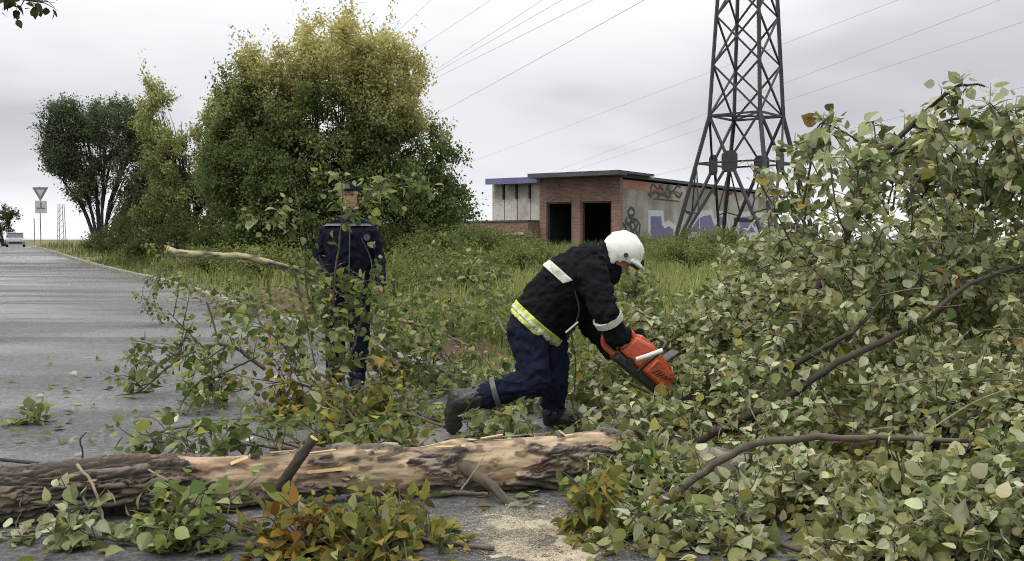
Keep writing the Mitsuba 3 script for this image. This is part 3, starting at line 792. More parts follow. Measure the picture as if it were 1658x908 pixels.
car_part([(-2.1, .3), (-2.15, .85), (-1.9, .95), (-.4, .98), (1.0, .98), (1.95, .82), (2.1, .6), (2.1, .28)], -.88, .88, "car_paint", "body", ck)
car_part([(-1.8, .97), (-1.35, 1.42), (.15, 1.45), (.95, .985)], -.74, .74, "car_glass", "windows", ck)
car_part([(-1.45, 1.43), (-1.2, 1.50), (.05, 1.52), (.25, 1.452)], -.72, .72, "car_paint", "roof", ck)
for s_ in (-1, 1):
    car_part([(2.08, .58), (2.14, .58), (2.14, .76), (2.0, .78)], s_ * .72 - .15, s_ * .72 + .15, "lamp_glass", "headlight", ck)
    for al in (-1.3, 1.3):
        ang = np.linspace(0, 2 * np.pi, 16, endpoint=False)
        car_part([(al + .33 * math.cos(t), .33 + .33 * math.sin(t)) for t in ang], s_ * .80 - .1, s_ * .80 + .1, "rubber", "wheel", ck)
car_part([(2.09, .36), (2.16, .36), (2.16, .54), (2.09, .54)], -.6, .6, "saw_black", "grille", ck)


# ------------------------------------------------------------------ fallen wood and leaves
def pick_parts(k, v, f, c, nleaf, nf, nv, score, count):
    """Split the best-seen leaves off as single parts; the rest becomes one part of kind stuff."""
    order = np.argsort(-score)[:count]
    sel = np.zeros(nleaf, bool); sel[order] = True
    V3, F3, C3 = v.reshape(nleaf, nv, 3), (f.reshape(nleaf, nf, 3) % nv), c.reshape(nleaf, nv, 3)
    for i in order:
        put("leaf", (V3[i], F3[i]), "leaf_mat", k, color=C3[i], smooth=True)
    r = ~sel
    n = int(r.sum())
    ff = (F3[r] + (np.arange(n) * nv)[:, None, None]).reshape(-1, 3)
    put("foliage", (V3[r].reshape(-1, 3), ff), "leaf_mat", k, color=C3[r].reshape(-1, 3), kind="stuff", smooth=True)


def leaf_score(pos, size, rng, out=None):
    d = pos - CAM
    px, py = CX + FPX * d[:, 0] / d[:, 1], HOR - FPX * d[:, 2] / d[:, 1]
    inside = (px > 5) & (px < 1650) & (py > 5) & (py < 900)
    s = size / d[:, 1] * rng.uniform(0.7, 1.3, len(pos)) * (1 if out is None else out)
    return np.where(inside, s, -1)


def twig_set(rng, starts, dirs_, lens, per, size, bend=0.35, droop=0.25):
    """Thin curved twigs with alternate leaves. Returns tube list and leaf arrays (pos, tip, size)."""
    tb, pos, tip, sz = [], [], [], []
    for s, d, L in zip(starts, dirs_, lens):
        d = norm(d)
        side = norm(np.cross(d, rng.normal(0, 1, 3)))
        mid = s + d * L * 0.5 + side * L * bend * rng.uniform(-0.5, 0.5)
        end = s + d * L + side * L * bend * rng.uniform(-0.6, 0.6) - EZ * L * droop * rng.uniform(0, 1)
        cv = curve([s, mid, end], 6)
        tb.append(tube(cv, np.linspace(0.0042, 0.0018, 6) * (0.7 + L), 4, False))
        n = max(2, int(per * L * rng.uniform(0.8, 1.2)))
        t = np.clip(np.linspace(0.15, 1, n) + rng.normal(0, 0.03, n), 0.05, 1) * 4.99
        i = t.astype(int); p = cv[i] + (cv[i + 1] - cv[i]) * (t - i)[:, None]
        tang = norm(cv[i + 1] - cv[i])
        rad = norm(np.cross(tang, rng.normal(0, 1, (n, 3))))
        tp = norm(tang * 0.45 + rad * 0.85 + np.array([0, 0, -0.35]) + rng.normal(0, 0.25, (n, 3)))
        pos.append(p + tp * 0.022); tip.append(tp)
        sz.append(size * (0.4 + 0.95 * rng.beta(2.2, 2.0, n)) * np.linspace(1.1, 0.7, n))
    return tb, np.vstack(pos), np.vstack(tip), np.concatenate(sz)


def floor_fix(pos, lift=0.012):
    g = np.maximum(ground_z(pos[:, 0], pos[:, 1]), 0.0) + lift
    pos[:, 2] = np.maximum(pos[:, 2], g)
    return pos


def leafy_branch(name, label, pts, r0, r1, n_twig, tl, per, size, pal, seed, spread=1.0, parts=20, start=0.15, mat="twig_bark", cat_="branch", up=0.35, subs=0, group=None, wide=1.0, jitter=0.0):
    """A fallen branch: main stem through pts, side shoots, leafy twigs."""
    rng = R(seed)
    k = thing(name, label, cat_, group)
    cv = curve(pts, 24)
    cv[1:-1] += rng.normal(0, r0 * (0.10 if up < 0 else 0.25), (22, 3))
    put("stem", tube(cv, np.linspace(r0, r1, 24), 7), mat, k, smooth=True)
    st, dr_, ln, shoots = [], [], [], []
    lines = [cv]
    for q in range(subs):
        t = rng.uniform(start, 0.85); i = int(t * 23)
        tg = norm(cv[min(i + 1, 23)] - cv[i - 1])
        d = norm(tg * 0.6 + norm(np.cross(tg, rng.normal(0, 1, 3))) * spread + EZ * up * (rng.uniform(-0.4, 1) if up > 0 else rng.uniform(0.5, 1)))
        L = rng.uniform(0.35, 0.8) * np.linalg.norm(cv[-1] - cv[0]) * 0.55
        sub = floor_fix(curve([cv[i], cv[i] + d * L * 0.5 + rng.normal(0, 0.03, 3), cv[i] + d * L - EZ * 0.12 * L], 12), 0.015)
        shoots.append(tube(sub, np.linspace(r0 * 0.4, 0.003, 12), 5)); lines.append(sub)
    for q in range(n_twig):
        line = lines[rng.integers(0, len(lines))] if q % 3 else lines[0]
        m = len(line)
        i = int(rng.uniform(start if line is cv else 0.15, 1) * (m - 1.01)); i = max(1, min(i, m - 2))
        tg = norm(line[i + 1] - line[i - 1])
        d = norm(tg * 0.55 + norm(np.cross(tg, rng.normal(0, 1, 3))) * spread + EZ * up * rng.uniform(-0.5, 1))
        st.append(line[i] + rng.normal(0, jitter + 1e-6, 3)); dr_.append(d); ln.append(tl * rng.uniform(0.5, 1.3))
    tb, pos, tip, sz = twig_set(rng, st, dr_, ln, per, size)
    tb = [(floor_fix(v, 0.004), f) for v, f in tb]
    put("twigs", cat(tb + shoots), mat if mat != "olive_bark" else "twig_bark", k, kind="stuff")
    pos = floor_fix(pos)
    tip[:, 2] = np.where(pos[:, 2] < 0.06, np.abs(tip[:, 2]) * 0.3 + 0.02, tip[:, 2])
    v, f, c = leaves(rng, pos, tip, sz, palette(rng, len(pos), pal), wide=wide)
    pick_parts(k, v, f, c, len(pos), len(LEAF_F), len(LEAF), leaf_score(pos, sz, rng), parts)
    return k


# --- the big crown on the right
rng = R(101)
ck2 = thing("fallen_tree", "huge heap of a felled poplar's leafy crown filling the right side", "fallen tree")


def heap_h(x, y):
    fx = np.interp(x, [0.2, 0.55, 0.95, 1.3, 1.55, 1.95, 2.4, 4, 6, 7.2], [0.03, 0.12, 0.32, 0.55, 0.80, 1.42, 1.76, 1.78, 1.4, 0.2])
    fy = np.interp(y, [3.3, 3.9, 4.5, 5.1, 5.7, 6.4, 8, 9.5, 11], [0.10, 0.26, 0.29, 0.36, 0.74, 1.0, 1.0, 0.6, 0.1])
    return fx * fy


def limb(pts, r0, r1, n=20, mat="bark", name="limb", lab=None):
    cv = curve(pts, n)
    cv[1:-1] += R(int(1e4 * abs(cv[0, 0]) + n)).normal(0, r0 * 0.12, (n - 2, 3))
    put(name, tube(cv, np.linspace(r0, r1, n) * R(n).uniform(0.85, 1.2, n), 9), mat, ck2, smooth=True, label=lab)
    return cv


L1 = limb([P(1040, 838, 4.75), P(1110, 785, 4.75), P(1180, 738, 4.7), P(1250, 714, 4.65), P(1400, 708, 4.6), P(1530, 712, 4.5), P(1700, 710, 4.4)], 0.023, 0.010, 30, "twig_bark", "limb", "grey limb bending into a long bare horizontal bough")
L2 = limb([P(1130, 715, 5.9), P(1270, 645, 5.55), P(1360, 585, 5.42), P(1480, 527, 5.5), P(1580, 455, 5.9), P(1700, 420, 6.4)], 0.022, 0.012, 24, "bark")
L3 = limb([P(1270, 600, 5.7), P(1340, 560, 5.6), P(1390, 530, 5.6), P(1430, 480, 5.7)], 0.02, 0.008)
L4 = limb([P(1180, 650, 6.6), P(1300, 500, 6.9), P(1390, 340, 7.0), P(1425, 255, 6.9), P(1500, 180, 6.9), P(1550, 138, 6.9), P(1595, 140, 6.9)], 0.04, 0.006)
L5 = limb([P(1410, 275, 6.9), P(1480, 220, 6.8), P(1545, 193, 6.8), P(1600, 200, 6.7), P(1650, 250, 6.7)], 0.014, 0.004)
L6 = limb([P(1425, 258, 6.9), P(1470, 243, 6.9), P(1510, 250, 6.8), P(1560, 290, 6.7)], 0.013, 0.004)
L7 = limb([P(1480, 700, 5.2), P(1530, 660, 5.2), P(1560, 590, 5.1), P(1570, 560, 5.0)], 0.009, 0.004, 14, "pale_twig")
L8 = limb([P(1350, 880, 4.5), P(1440, 830, 4.45), P(1520, 790, 4.4), P(1600, 740, 4.4)], 0.008, 0.004, 14, "pale_twig")
L9 = limb([P(1150, 700, 5.8), P(1200, 688, 5.9), P(1300, 640, 6.0)], 0.03, 0.02)
L10 = limb([P(1425, 262, 6.95), P(1385, 225, 6.95), P(1330, 200, 6.95), P(1316, 240, 6.9)], 0.008, 0.003, 14)
L11 = limb([P(1300, 330, 6.9), P(1316, 250, 6.9), P(1330, 205, 6.9), P(1345, 190, 6.9)], 0.008, 0.003, 14)
L12 = limb([P(1620, 900, 4.35), P(1560, 860, 4.4), P(1480, 870, 4.45), P(1400, 905, 4.45)], 0.012, 0.006, 14, "bark")

for q_ in range(30):
    y_ = rng.uniform(4.2, 6.6); x_ = rng.uniform(0.7, 0.5 * y_)
    a_ = np.array([x_, y_, heap_h(x_, y_) * rng.uniform(0.85, 1.0) + 0.02])
    e_ = np.array([rng.normal(0, 0.28), rng.normal(0, 0.2) - 0.05, rng.normal(0.05, 0.18)])
    limb([a_, a_ + e_ * 0.5 + rng.normal(0, 0.04, 3), a_ + e_ * 1.1], rng.uniform(0.003, 0.006), 0.002, 10, ["pale_twig", "twig_bark"][q_ % 2], "bare_twig")
st, dd, ln = [], [], []
n_t = 0
while n_t < 3300:
    x, y = (rng.uniform(0.35, 6.2), rng.uniform(3.5, 9.3)) if n_t % 5 else (rng.uniform(0.5, 3.2), rng.uniform(3.6, 5.4))
    if x > 0.62 * y + 0.7:
        continue
    if (abs(x - 0.45) < 0.7 and 6.2 < y < 8) or (x < 0.9 and y > 6.2 and rng.uniform() < 0.5):
        continue
    if y < 4.9 and x < 0.62 + 0.0 * y and rng.uniform() < 0.85:
        continue
    h = heap_h(x, y)
    z = h * (rng.uniform(0.2, 1) ** 0.6)
    q = meshkit.fbm(np.array([[x * 2.3, y * 2.3, z * 2.3 + 3.0]]), 2, 4)[0]
    if rng.uniform() > 0.02 + 4.6 * (q - 0.42):
        continue
    z *= 0.72 + 0.56 * q
    if z > 1.35 and rng.uniform() < 0.45:
        continue
    e = 0.15
    g = np.array([heap_h(x + e, y) - heap_h(x - e, y), heap_h(x, y + e) - heap_h(x, y - e)]) / (2 * e)
    out = norm(np.array([-g[0], -g[1], 0.8]))
    d = norm(out * 0.8 + rng.normal(0, 0.55, 3) + np.array([-0.25, -0.25, 0.1]))
    L = rng.uniform(0.22, 0.6)
    tp_ = np.array([x, y, z]) + d * L * 0.3
    if any(((np.hypot(lm[:, 0] - tp_[0], lm[:, 2] - tp_[2]) < 0.11) & (tp_[1] < lm[:, 1] + 0.03) & (tp_[1] > lm[:, 1] - 0.7)).any() for lm in (L1, L2, L3, L9)) and rng.uniform() < 0.55:
        continue
    st.append(np.array([x, y, z]) - d * L * 0.6); dd.append(d); ln.append(L); n_t += 1
tb, pos, tip, sz = twig_set(rng, st, dd, ln, 36, 0.073)
# leaves of the bare upper sprays, following the bent twigs
SH = []
for q_ in range(44):
    x_, y_ = rng.uniform(1.95, 4.2), rng.uniform(6.2, 7.6)
    b_ = np.array([x_, y_, heap_h(x_, y_) * 0.9])
    tp_ = b_ + np.array([rng.uniform(-0.35, 0.25), rng.uniform(-0.2, 0.2), rng.uniform(0.3, 0.7)])
    SH.append(limb([b_, (b_ + tp_) / 2 + rng.normal(0, 0.05, 3), tp_, tp_ + np.array([rng.uniform(-0.12, 0.2), 0, rng.uniform(-0.1, 0.06)])], 0.007, 0.003, 12, "twig_bark", "shoot"))
for Ln, n, t0 in [(l_, 16, 0.2) for l_ in SH] + list(((L4, 16, 0.72), (L5, 20, 0.35), (L6, 14, 0.3), (L10, 16, 0.2), (L11, 18, 0.1))):
    s_, d_, l_ = [], [], []
    for q in range(n):
        i = int(rng.uniform(t0, 0.97) * (len(Ln) - 1))
        s_.append(Ln[i]); d_.append(rng.normal(0, 0.7, 3) + np.array([0.2, 0, 0.15])); l_.append(rng.uniform(0.05, 0.16))
    t2, p2, q2, z2 = twig_set(rng, s_, d_, l_, 30, 0.088)
    tb += t2; pos = np.vstack([pos, p2]); tip = np.vstack([tip, q2]); sz = np.concatenate([sz, z2])
put("twigs", cat([(floor_fix(v, 0.004), f) for v, f in tb]), "twig_bark", ck2, kind="stuff")
pos = floor_fix(pos)
col = palette(rng, len(pos), PAL_CROWN)
yl = np.clip((meshkit.fbm(pos * 1.5 + 40, 2, 9) - 0.56) * 6, 0, 1) * np.clip((1.5 - pos[:, 2]) / 1.2, 0, 1)
col = col * (1 - yl[:, None] * 0.4) + np.array([0.26, 0.225, 0.07]) * yl[:, None] * 0.4
v, f, c = leaves(rng, pos, tip, sz, col)
outer = 0.5 + pos[:, 2] / np.maximum(heap_h(pos[:, 0], pos[:, 1]), 0.1)
pick_parts(ck2, v, f, c, len(pos), len(LEAF_F), len(LEAF), leaf_score(pos, sz, rng, np.clip(outer, 0.5, 1.6)), 300)

# --- the trunk lying across the road
tk = thing("fallen_log", "felled thick trunk lying across the road, bark partly stripped to yellow wood", "log")
A0, A1 = P(-130, 800, 4.60), P(1025, 752, 5.50)
A0[2], A1[2] = 0.116, 0.165
TAX = norm(A1 - A0); TLEN = float(np.linalg.norm(A1 - A0))
TS = norm(np.cross(TAX, EZ)); TU = np.cross(TS, TAX)
nu, nv = 620, 150
u = np.linspace(0, 1, nu)
th = np.linspace(0, 2 * np.pi, nv, endpoint=False)
UU, TT = np.meshgrid(u, th, indexing="ij")
rad = 0.117 + 0.006 * UU + 0.006 * np.sin(UU * 9) + 0.008 * np.sin(UU * 23 + TT) + 0.028 * np.exp(-((UU - 0.72) / 0.03) ** 2) * np.clip(np.sin(TT), 0, 1) + 0.03 * np.exp(-((UU - 0.93) / 0.05) ** 2)
cyl = np.stack([UU * TLEN, np.cos(TT) * rad, np.sin(TT) * rad], -1)
ridge = meshkit.fbm(cyl * np.array([5.0, 26, 26]), 3, 3)
wq = cyl + 0.06 * (meshkit.fbm(cyl * 7, 2, 51)[..., None] - 0.5)
deep = np.minimum(np.abs(meshkit.fbm(wq * np.array([4.5, 26, 26]) + 40, 4, 5) - 0.5) * 2.6, np.abs(meshkit.fbm(wq * np.array([9.0, 34, 34]) + 80, 3, 6) - 0.5) * 4 + 0.12)
pn = meshkit.fbm(cyl * np.array([3.2, 9, 9]) + 7, 5, 12)


def peel_np(U, Tt, pn):
    topness = np.clip(np.sin(Tt - 0.35) * 0.95 + 0.30, 0, 1)
    along = np.clip((U - 0.335) / 0.05, 0, 1) * np.clip((1.02 - U) / 0.1, 0, 1)
    return np.clip(((topness * along) + (pn - 0.5) * 3.4 - 0.40) / 0.07, 0, 1)


peel = peel_np(UU, TT, pn)
flake = meshkit.fbm(cyl * np.array([7, 20, 20]) + 61, 3, 15)
rad = rad + (1 - peel) * (0.030 * np.clip(deep * 2.6, 0, 1) + 0.016 * ridge - 0.010) + peel * (0.018 * np.round(flake * 7) / 7 - 0.014 + 0.006 * ridge)
endr = np.clip((UU - 0.965) / 0.035, 0, 1)
rad = rad * (1 - 0.35 * endr * meshkit.fbm(cyl * 14, 2, 2))
sagz = 0.015 * np.sin(UU * 5)
V = A0 + TAX * (UU * TLEN)[..., None] + TS * (np.cos(TT) * rad)[..., None] + TU * (np.sin(TT) * rad + sagz)[..., None]
V[..., :] += TAX * (endr * 0.12 * (meshkit.fbm(cyl * 20, 2, 6) - 0.5))[..., None]
V = V.reshape(-1, 3)
I, J = np.meshgrid(np.arange(nu - 1), np.arange(nv), indexing="ij")
a, b_, c_, d_ = I * nv + J, I * nv + (J + 1) % nv, (I + 1) * nv + (J + 1) % nv, (I + 1) * nv + J
F = np.vstack([np.stack([a, b_, c_], -1).reshape(-1, 3), np.stack([a, c_, d_], -1).reshape(-1, 3)])
n0 = len(V)
V = np.vstack([V, A0 + [0, 0, 0], A1 - TAX * 0.03])
J = np.arange(nv)
F = np.vstack([F, np.stack([J * 0 + n0, (J + 1) % nv, J], 1), np.stack([J * 0 + n0 + 1, (nu - 1) * nv + J, (nu - 1) * nv + (J + 1) % nv], 1)])
wood = np.array([0.37, 0.285, 0.185]) * (0.62 + 0.62 * meshkit.fbm(cyl * np.array([5, 70, 70]), 3, 22))[..., None]
redd = np.clip((meshkit.fbm(cyl * np.array([2, 8, 8]) + 3, 3, 33) - 0.5) * 5, 0, 1)[..., None]
wood = wood * (1 - 0.45 * redd) + np.array([0.24, 0.12, 0.065]) * 0.45 * redd
spots = np.clip((meshkit.fbm(cyl * np.array([13, 26, 26]) + 13, 3, 44) - 0.54) * 10, 0, 1)[..., None]
wood = wood * (1 - 0.6 * spots)
wood = wood * (0.45 + 1.0 * np.clip((flake - 0.25) * 2, 0, 1))[..., None]
barkc = np.array([0.105, 0.088, 0.073]) * (0.16 + 1.5 * np.clip(deep * 1.7, 0, 1) * (0.35 + ridge))[..., None]
barkc = barkc + np.array([0.05, 0.018, 0.006]) * np.clip((pn - 0.5) * 5, 0, 1)[..., None]
barkc = barkc * (1 + 0.7 * np.clip((UU - 0.35) / 0.1, 0, 1))[..., None]
colr = barkc * (1 - peel[..., None]) + wood * peel[..., None]
colr = np.vstack([colr.reshape(-1, 3), [[0.3, 0.2, 0.1]], [[0.22, 0.15, 0.08]]])
scene["log_mat"] = two(principled(VC, 0.85))
put("trunk", (V, F), "log_mat", tk, smooth=True, color=np.clip(colr, 0.01, 0.8))


def on_trunk(uu, ang, extra=0.0):
    r = 0.123 + 0.006 * uu + extra
    return A0 + TAX * uu * TLEN + TS * math.cos(ang) * r + TU * math.sin(ang) * r


def stub(pts, r0, r1, lab, face=True, mat="bark", parent=tk, seed=1):
    rng = R(seed)
    cv = curve(pts, 12)
    v, f = tube(cv, np.linspace(r0, r1, 12), 12)
    v[:-2] += rng.normal(0, r0 * 0.07, (len(v) - 2, 3))
    k = put("branch_stub", (v, f), mat, parent, smooth=40, label=lab)
    if face:
        d = norm(cv[-1] - cv[-2])
        put("cut_face", tube([cv[-1] + d * 0.001, cv[-1] + d * 0.004], r1 * 0.93, 14), "cut_wood", k)
        put("pith", tube([cv[-1] + d * 0.0045, cv[-1] + d * 0.006], r1 * 0.3, 8), "pale_twig", k)
    return k


stub([P(440, 805, 4.88), P(466, 770, 4.86), P(488, 738, 4.86), P(508, 710, 4.86)], 0.030, 0.024, "dark sawn branch stub leaning right with a pale cut face", seed=3)
stub([P(420, 765, 4.95), P(414, 748, 4.97), P(412, 735, 4.97)], 0.04, 0.018, "short broken dark stub on the bark", False, seed=4)
stub([P(742, 748, 5.18), P(770, 768, 5.12), P(800, 790, 5.05), P(833, 822, 4.98)], 0.045, 0.017, "broken limb propped from the trunk to the road", False, "twig_bark", seed=5)
stub([P(890, 735, 5.38), P(902, 716, 5.38), P(912, 703, 5.38)], 0.06, 0.036, "low sawn stump of a limb on the trunk's top", True, "twig_bark", seed=6)
for i in range(14):
    rr = R(300 + i)
    uu, an = rr.uniform(0.36, 0.95), rr.uniform(0.2, 2.6)
    p = on_trunk(uu, an, 0.006)
    L = rr.uniform(0.06, 0.22)
    q = on_trunk(uu + L / TLEN, an + rr.uniform(-0.15, 0.15), rr.uniform(0.004, 0.03))
    put("bark_strip", beam(p, q, rr.uniform(0.008, 0.022), 0.004, up=norm((p - A0) - TAX * np.dot(p - A0, TAX))), ["cut_wood", "twig_bark", "pale_twig"][i % 3], tk)

# --- separate fallen branches
leafy_branch("propped_branch", "long peeled olive branch propped up behind the standing person", [P(273, 405, 9.3), P(300, 411, 9.33), P(345, 413, 9.36), P(400, 416, 9.4), P(450, 429, 9.5), P(490, 447, 9.6), P(525, 470, 9.8), P(600, 505, 10.3), P(690, 530, 11.0), P(800, 562, 11.8)],
             0.041, 0.020, 26, 0.36, 24, 0.08, PAL_GREEN, 201, 0.9, 30, 0.3, "olive_bark", subs=5, up=-1.2)
e0 = P(273, 405, 9.3)
put("cut_face", tube([e0 + [-0.002, 0, 0], e0 + [-0.010, 0, 0.002]], 0.039, 12), "cut_wood", "propped_branch")

BR = [
    ("leafy branch hanging over the wet road, farthest left of the fallen ones", [(430, 598, 8.6), (370, 560, 8.6), (300, 575, 8.5), (230, 630, 8.4), (190, 645, 8.4)], 0.018, 40, 0.32, PAL_GREEN, 6, 0.5),
    ("leafy branch lying low on the wet road below the hanging one", [(420, 640, 8.0), (360, 610, 8.1), (320, 620, 8.0), (290, 665, 7.7), (310, 690, 7.5)], 0.014, 30, 0.26, PAL_GREEN, 3, 0.3),
    ("leafy upright branch standing between road and person", [(590, 690, 7.2), (520, 620, 7.5), (460, 560, 7.7), (420, 520, 7.9), (405, 490, 8.0)], 0.016, 46, 0.3, PAL_GREEN, 5, 0.5),
    ("bushy leafy branch before the person's left leg", [(600, 705, 6.8), (540, 650, 7.2), (480, 620, 7.4), (430, 620, 7.6)], 0.015, 54, 0.3, PAL_YELLOW, 5, 0.4),
    ("tall sprig rising in front of the standing person", [(560, 660, 7.4), (552, 580, 7.8), (540, 500, 7.9), (545, 420, 7.9), (555, 340, 7.9), (552, 285, 7.9)], 0.014, 64, 0.2, PAL_GREEN, 2, 0.3),
    ("leafy sprig crossing the standing person's waist", [(640, 590, 7.6), (600, 520, 7.8), (560, 480, 7.9), (520, 470, 8.0)], 0.010, 26, 0.18, PAL_GREEN, 3, 0.4),
    ("leafy sprig before the standing person's right arm", [(560, 600, 7.7), (590, 500, 7.9), (602, 430, 8.0), (585, 385, 8.0)], 0.009, 18, 0.15, PAL_GREEN, 2, 0.4),
    ("small torn leafy sprig lying alone on the wet road at the left edge", [(80, 690, 7.2), (50, 682, 7.25), (20, 685, 7.2)], 0.006, 16, 0.13, PAL_GREEN, 2, 0.5),
    ("leafy branch behind the trunk, between the long twig and the boot", [(700, 735, 5.8), (620, 728, 5.9), (540, 722, 5.95), (470, 715, 6.1)], 0.012, 46, 0.22, PAL_GREEN, 4, 0.15),
    ("yellowing leafy branch on the asphalt before the person's boots", [(690, 672, 7.3), (630, 660, 7.6), (570, 655, 7.7), (510, 660, 7.6)], 0.012, 46, 0.26, PAL_YELLOW, 4, 0.25),
    ("thin sprig rising beside the person's shoulder", [(545, 560, 7.9), (500, 480, 8.0), (492, 390, 8.0), (478, 305, 8.0)], 0.010, 30, 0.17, PAL_GREEN, 3, 0.4),
    ("leafy branch behind the crouched leg, beside the bare soil", [(790, 640, 8.3), (740, 600, 8.9), (690, 560, 9.4), (640, 570, 9.6)], 0.015, 44, 0.3, PAL_GREEN, 5, 0.4),
    ("leafy branch under the raised boot", [(700, 690, 7.25), (760, 672, 7.6), (830, 655, 8.0), (700, 640, 8.4)], 0.014, 56, 0.26, PAL_GREEN, 5, 0.3),
    ("leafy branch close behind the trunk, left of the boot", [(690, 728, 5.95), (630, 710, 6.1), (560, 690, 6.3), (500, 690, 6.4)], 0.014, 50, 0.24, PAL_YELLOW, 5, 0.4),
    ("leafy branch behind the trunk below the long twig", [(520, 735, 5.6), (450, 725, 5.7), (390, 720, 5.7), (340, 735, 5.7)], 0.012, 30, 0.22, PAL_GREEN, 3, 0.3),
    ("leafy branch lying on the road edge left of the raised boot", [(720, 690, 6.9), (660, 670, 7.2), (610, 665, 7.4), (560, 650, 7.6)], 0.012, 56, 0.26, PAL_GREEN, 5, 0.25),
    ("leafy branch along the kerb right of the person", [(760, 640, 8.4), (720, 620, 8.9), (670, 610, 9.2), (620, 600, 9.6)], 0.012, 56, 0.28, PAL_GREEN, 5, 0.3),
    ("leafy branch just behind the trunk below the raised boot", [(900, 725, 6.0), (840, 712, 6.2), (780, 705, 6.3), (720, 712, 6.2)], 0.010, 50, 0.22, PAL_GREEN, 5, 0.12),
    ("leafy branch behind the worker's standing foot", [(1010, 690, 7.0), (950, 660, 7.6), (880, 650, 7.9), (800, 660, 7.7)], 0.012, 56, 0.26, PAL_CROWN, 5, 0.3),
    ("leafy branch between the worker's legs", [(960, 705, 6.4), (900, 660, 7.6), (840, 620, 8.2), (790, 600, 8.6)], 0.014, 50, 0.3, PAL_GREEN, 5, 0.5),
    ("leafy branch below the chainsaw", [(1150, 760, 5.9), (1080, 720, 6.1), (1010, 690, 6.4), (960, 650, 6.9)], 0.014, 60, 0.3, PAL_CROWN, 5, 0.4),
    ("leafy branch behind the chainsaw at the crown's left edge", [(1230, 640, 7.2), (1160, 570, 7.9), (1090, 520, 8.4), (1030, 500, 8.8)], 0.016, 70, 0.32, PAL_CROWN, 6, 0.5),
    ("leafy branch below the worker's arms", [(1060, 640, 7.6), (1000, 610, 7.8), (950, 580, 8.1), (900, 570, 8.6)], 0.014, 46, 0.3, PAL_GREEN, 5, 0.5),
    ("leafy branch on the trunk's right end", [(1120, 800, 5.1), (1060, 770, 5.2), (1000, 790, 5.05), (940, 805, 4.95)], 0.010, 26, 0.22, PAL_GREEN, 3, 0.3),
    ("yellow green leafy branch in the foreground, left of the sawdust", [(800, 905, 4.22), (720, 882, 4.28), (640, 862, 4.35), (560, 850, 4.42), (490, 845, 4.45)], 0.012, 44, 0.2, PAL_YELLOW, 4, 0.2),
    ("ochre leafed branch at the bottom edge, left of centre", [(640, 930, 4.05), (540, 905, 4.15), (460, 880, 4.25), (385, 845, 4.38)], 0.011, 40, 0.2, PAL_OCHRE, 4, 0.2),
    ("yellow leafed sprig at the bottom edge beside the ochre branch", [(700, 935, 4.0), (640, 912, 4.08), (600, 890, 4.15), (540, 880, 4.2)], 0.010, 36, 0.2, PAL_YELLOW, 4, 0.2),
    ("green leafy twig lying before the bark of the trunk", [(430, 870, 4.35), (350, 838, 4.42), (300, 810, 4.46), (235, 800, 4.5)], 0.010, 30, 0.2, PAL_GREEN, 4, 0.2),
    ("pale leafed twig at the bottom left corner", [(250, 900, 4.25), (180, 880, 4.35), (100, 870, 4.4), (10, 880, 4.4)], 0.008, 40, 0.18, PAL_CROWN, 4, 0.15),
    ("green sprig below the left part of the trunk", [(420, 905, 4.25), (340, 885, 4.3), (290, 870, 4.35), (240, 880, 4.35)], 0.009, 40, 0.2, PAL_GREEN, 3, 0.25),
    ("small leafy twig drooping on the trunk behind the bark", [(350, 770, 5.1), (300, 730, 5.3), (260, 715, 5.4), (225, 720, 5.4)], 0.009, 22, 0.2, PAL_GREEN, 3, 0.3),
    ("leafy sprig beside the sawdust, right side", [(1090, 880, 4.35), (1030, 850, 4.5), (980, 850, 4.5), (930, 870, 4.45)], 0.009, 24, 0.2, PAL_YELLOW, 3, 0.3),
    ("leafy branch at the bottom of the crown heap", [(1300, 915, 4.2), (1220, 870, 4.35), (1140, 850, 4.5), (1060, 870, 4.45)], 0.012, 44, 0.24, PAL_CROWN, 4, 0.4),
    ("leafy weeds heaped by the kerb behind the raised boot", [(760, 560, 10.0), (700, 530, 11.0), (660, 500, 12.0), (620, 500, 12.5)], 0.012, 50, 0.3, PAL_GREEN, 5, 0.5),
    ("leafy branch rising behind the worker's back", [(820, 540, 10.0), (790, 490, 11.0), (770, 450, 12.0), (720, 440, 12.5)], 0.014, 56, 0.34, PAL_GREEN, 5, 0.6),
    ("leafy branch low behind the worker's chest", [(1090, 560, 9.0), (1040, 500, 9.8), (1010, 470, 10.2), (1040, 440, 10.5)], 0.012, 50, 0.3, PAL_GREEN, 5, 0.6),
    ("leafy branch on the kerb left of the person", [(470, 520, 11.5), (430, 490, 12.0), (390, 480, 12.4), (340, 470, 12.8)], 0.012, 36, 0.3, PAL_GREEN, 4, 0.5),
    ("leafy twigs on the verge below the propped branch", [(330, 480, 14.0), (300, 455, 14.5), (270, 445, 15.0), (240, 430, 15.5)], 0.012, 36, 0.34, PAL_GREEN, 4, 0.5),
]
for i, (lab, pp, r0, nt, tl, pal, subs, up) in enumerate(BR):
    yl = pal in (PAL_YELLOW, PAL_OCHRE) and pp[0][2] < 4.6
    leafy_branch("fallen_branch", lab, floor_fix(np.array([P(*q) for q in pp]), 0.02), r0, 0.004, int(nt * (1.3 if yl else 1)), tl, 34 if yl else 30, 0.088 if yl else 0.078, pal, 400 + i, 1.0, 40 if pp[0][2] < 7 else 22, 0.12, subs=subs, up=up, wide=0.72 if yl else 1.0)

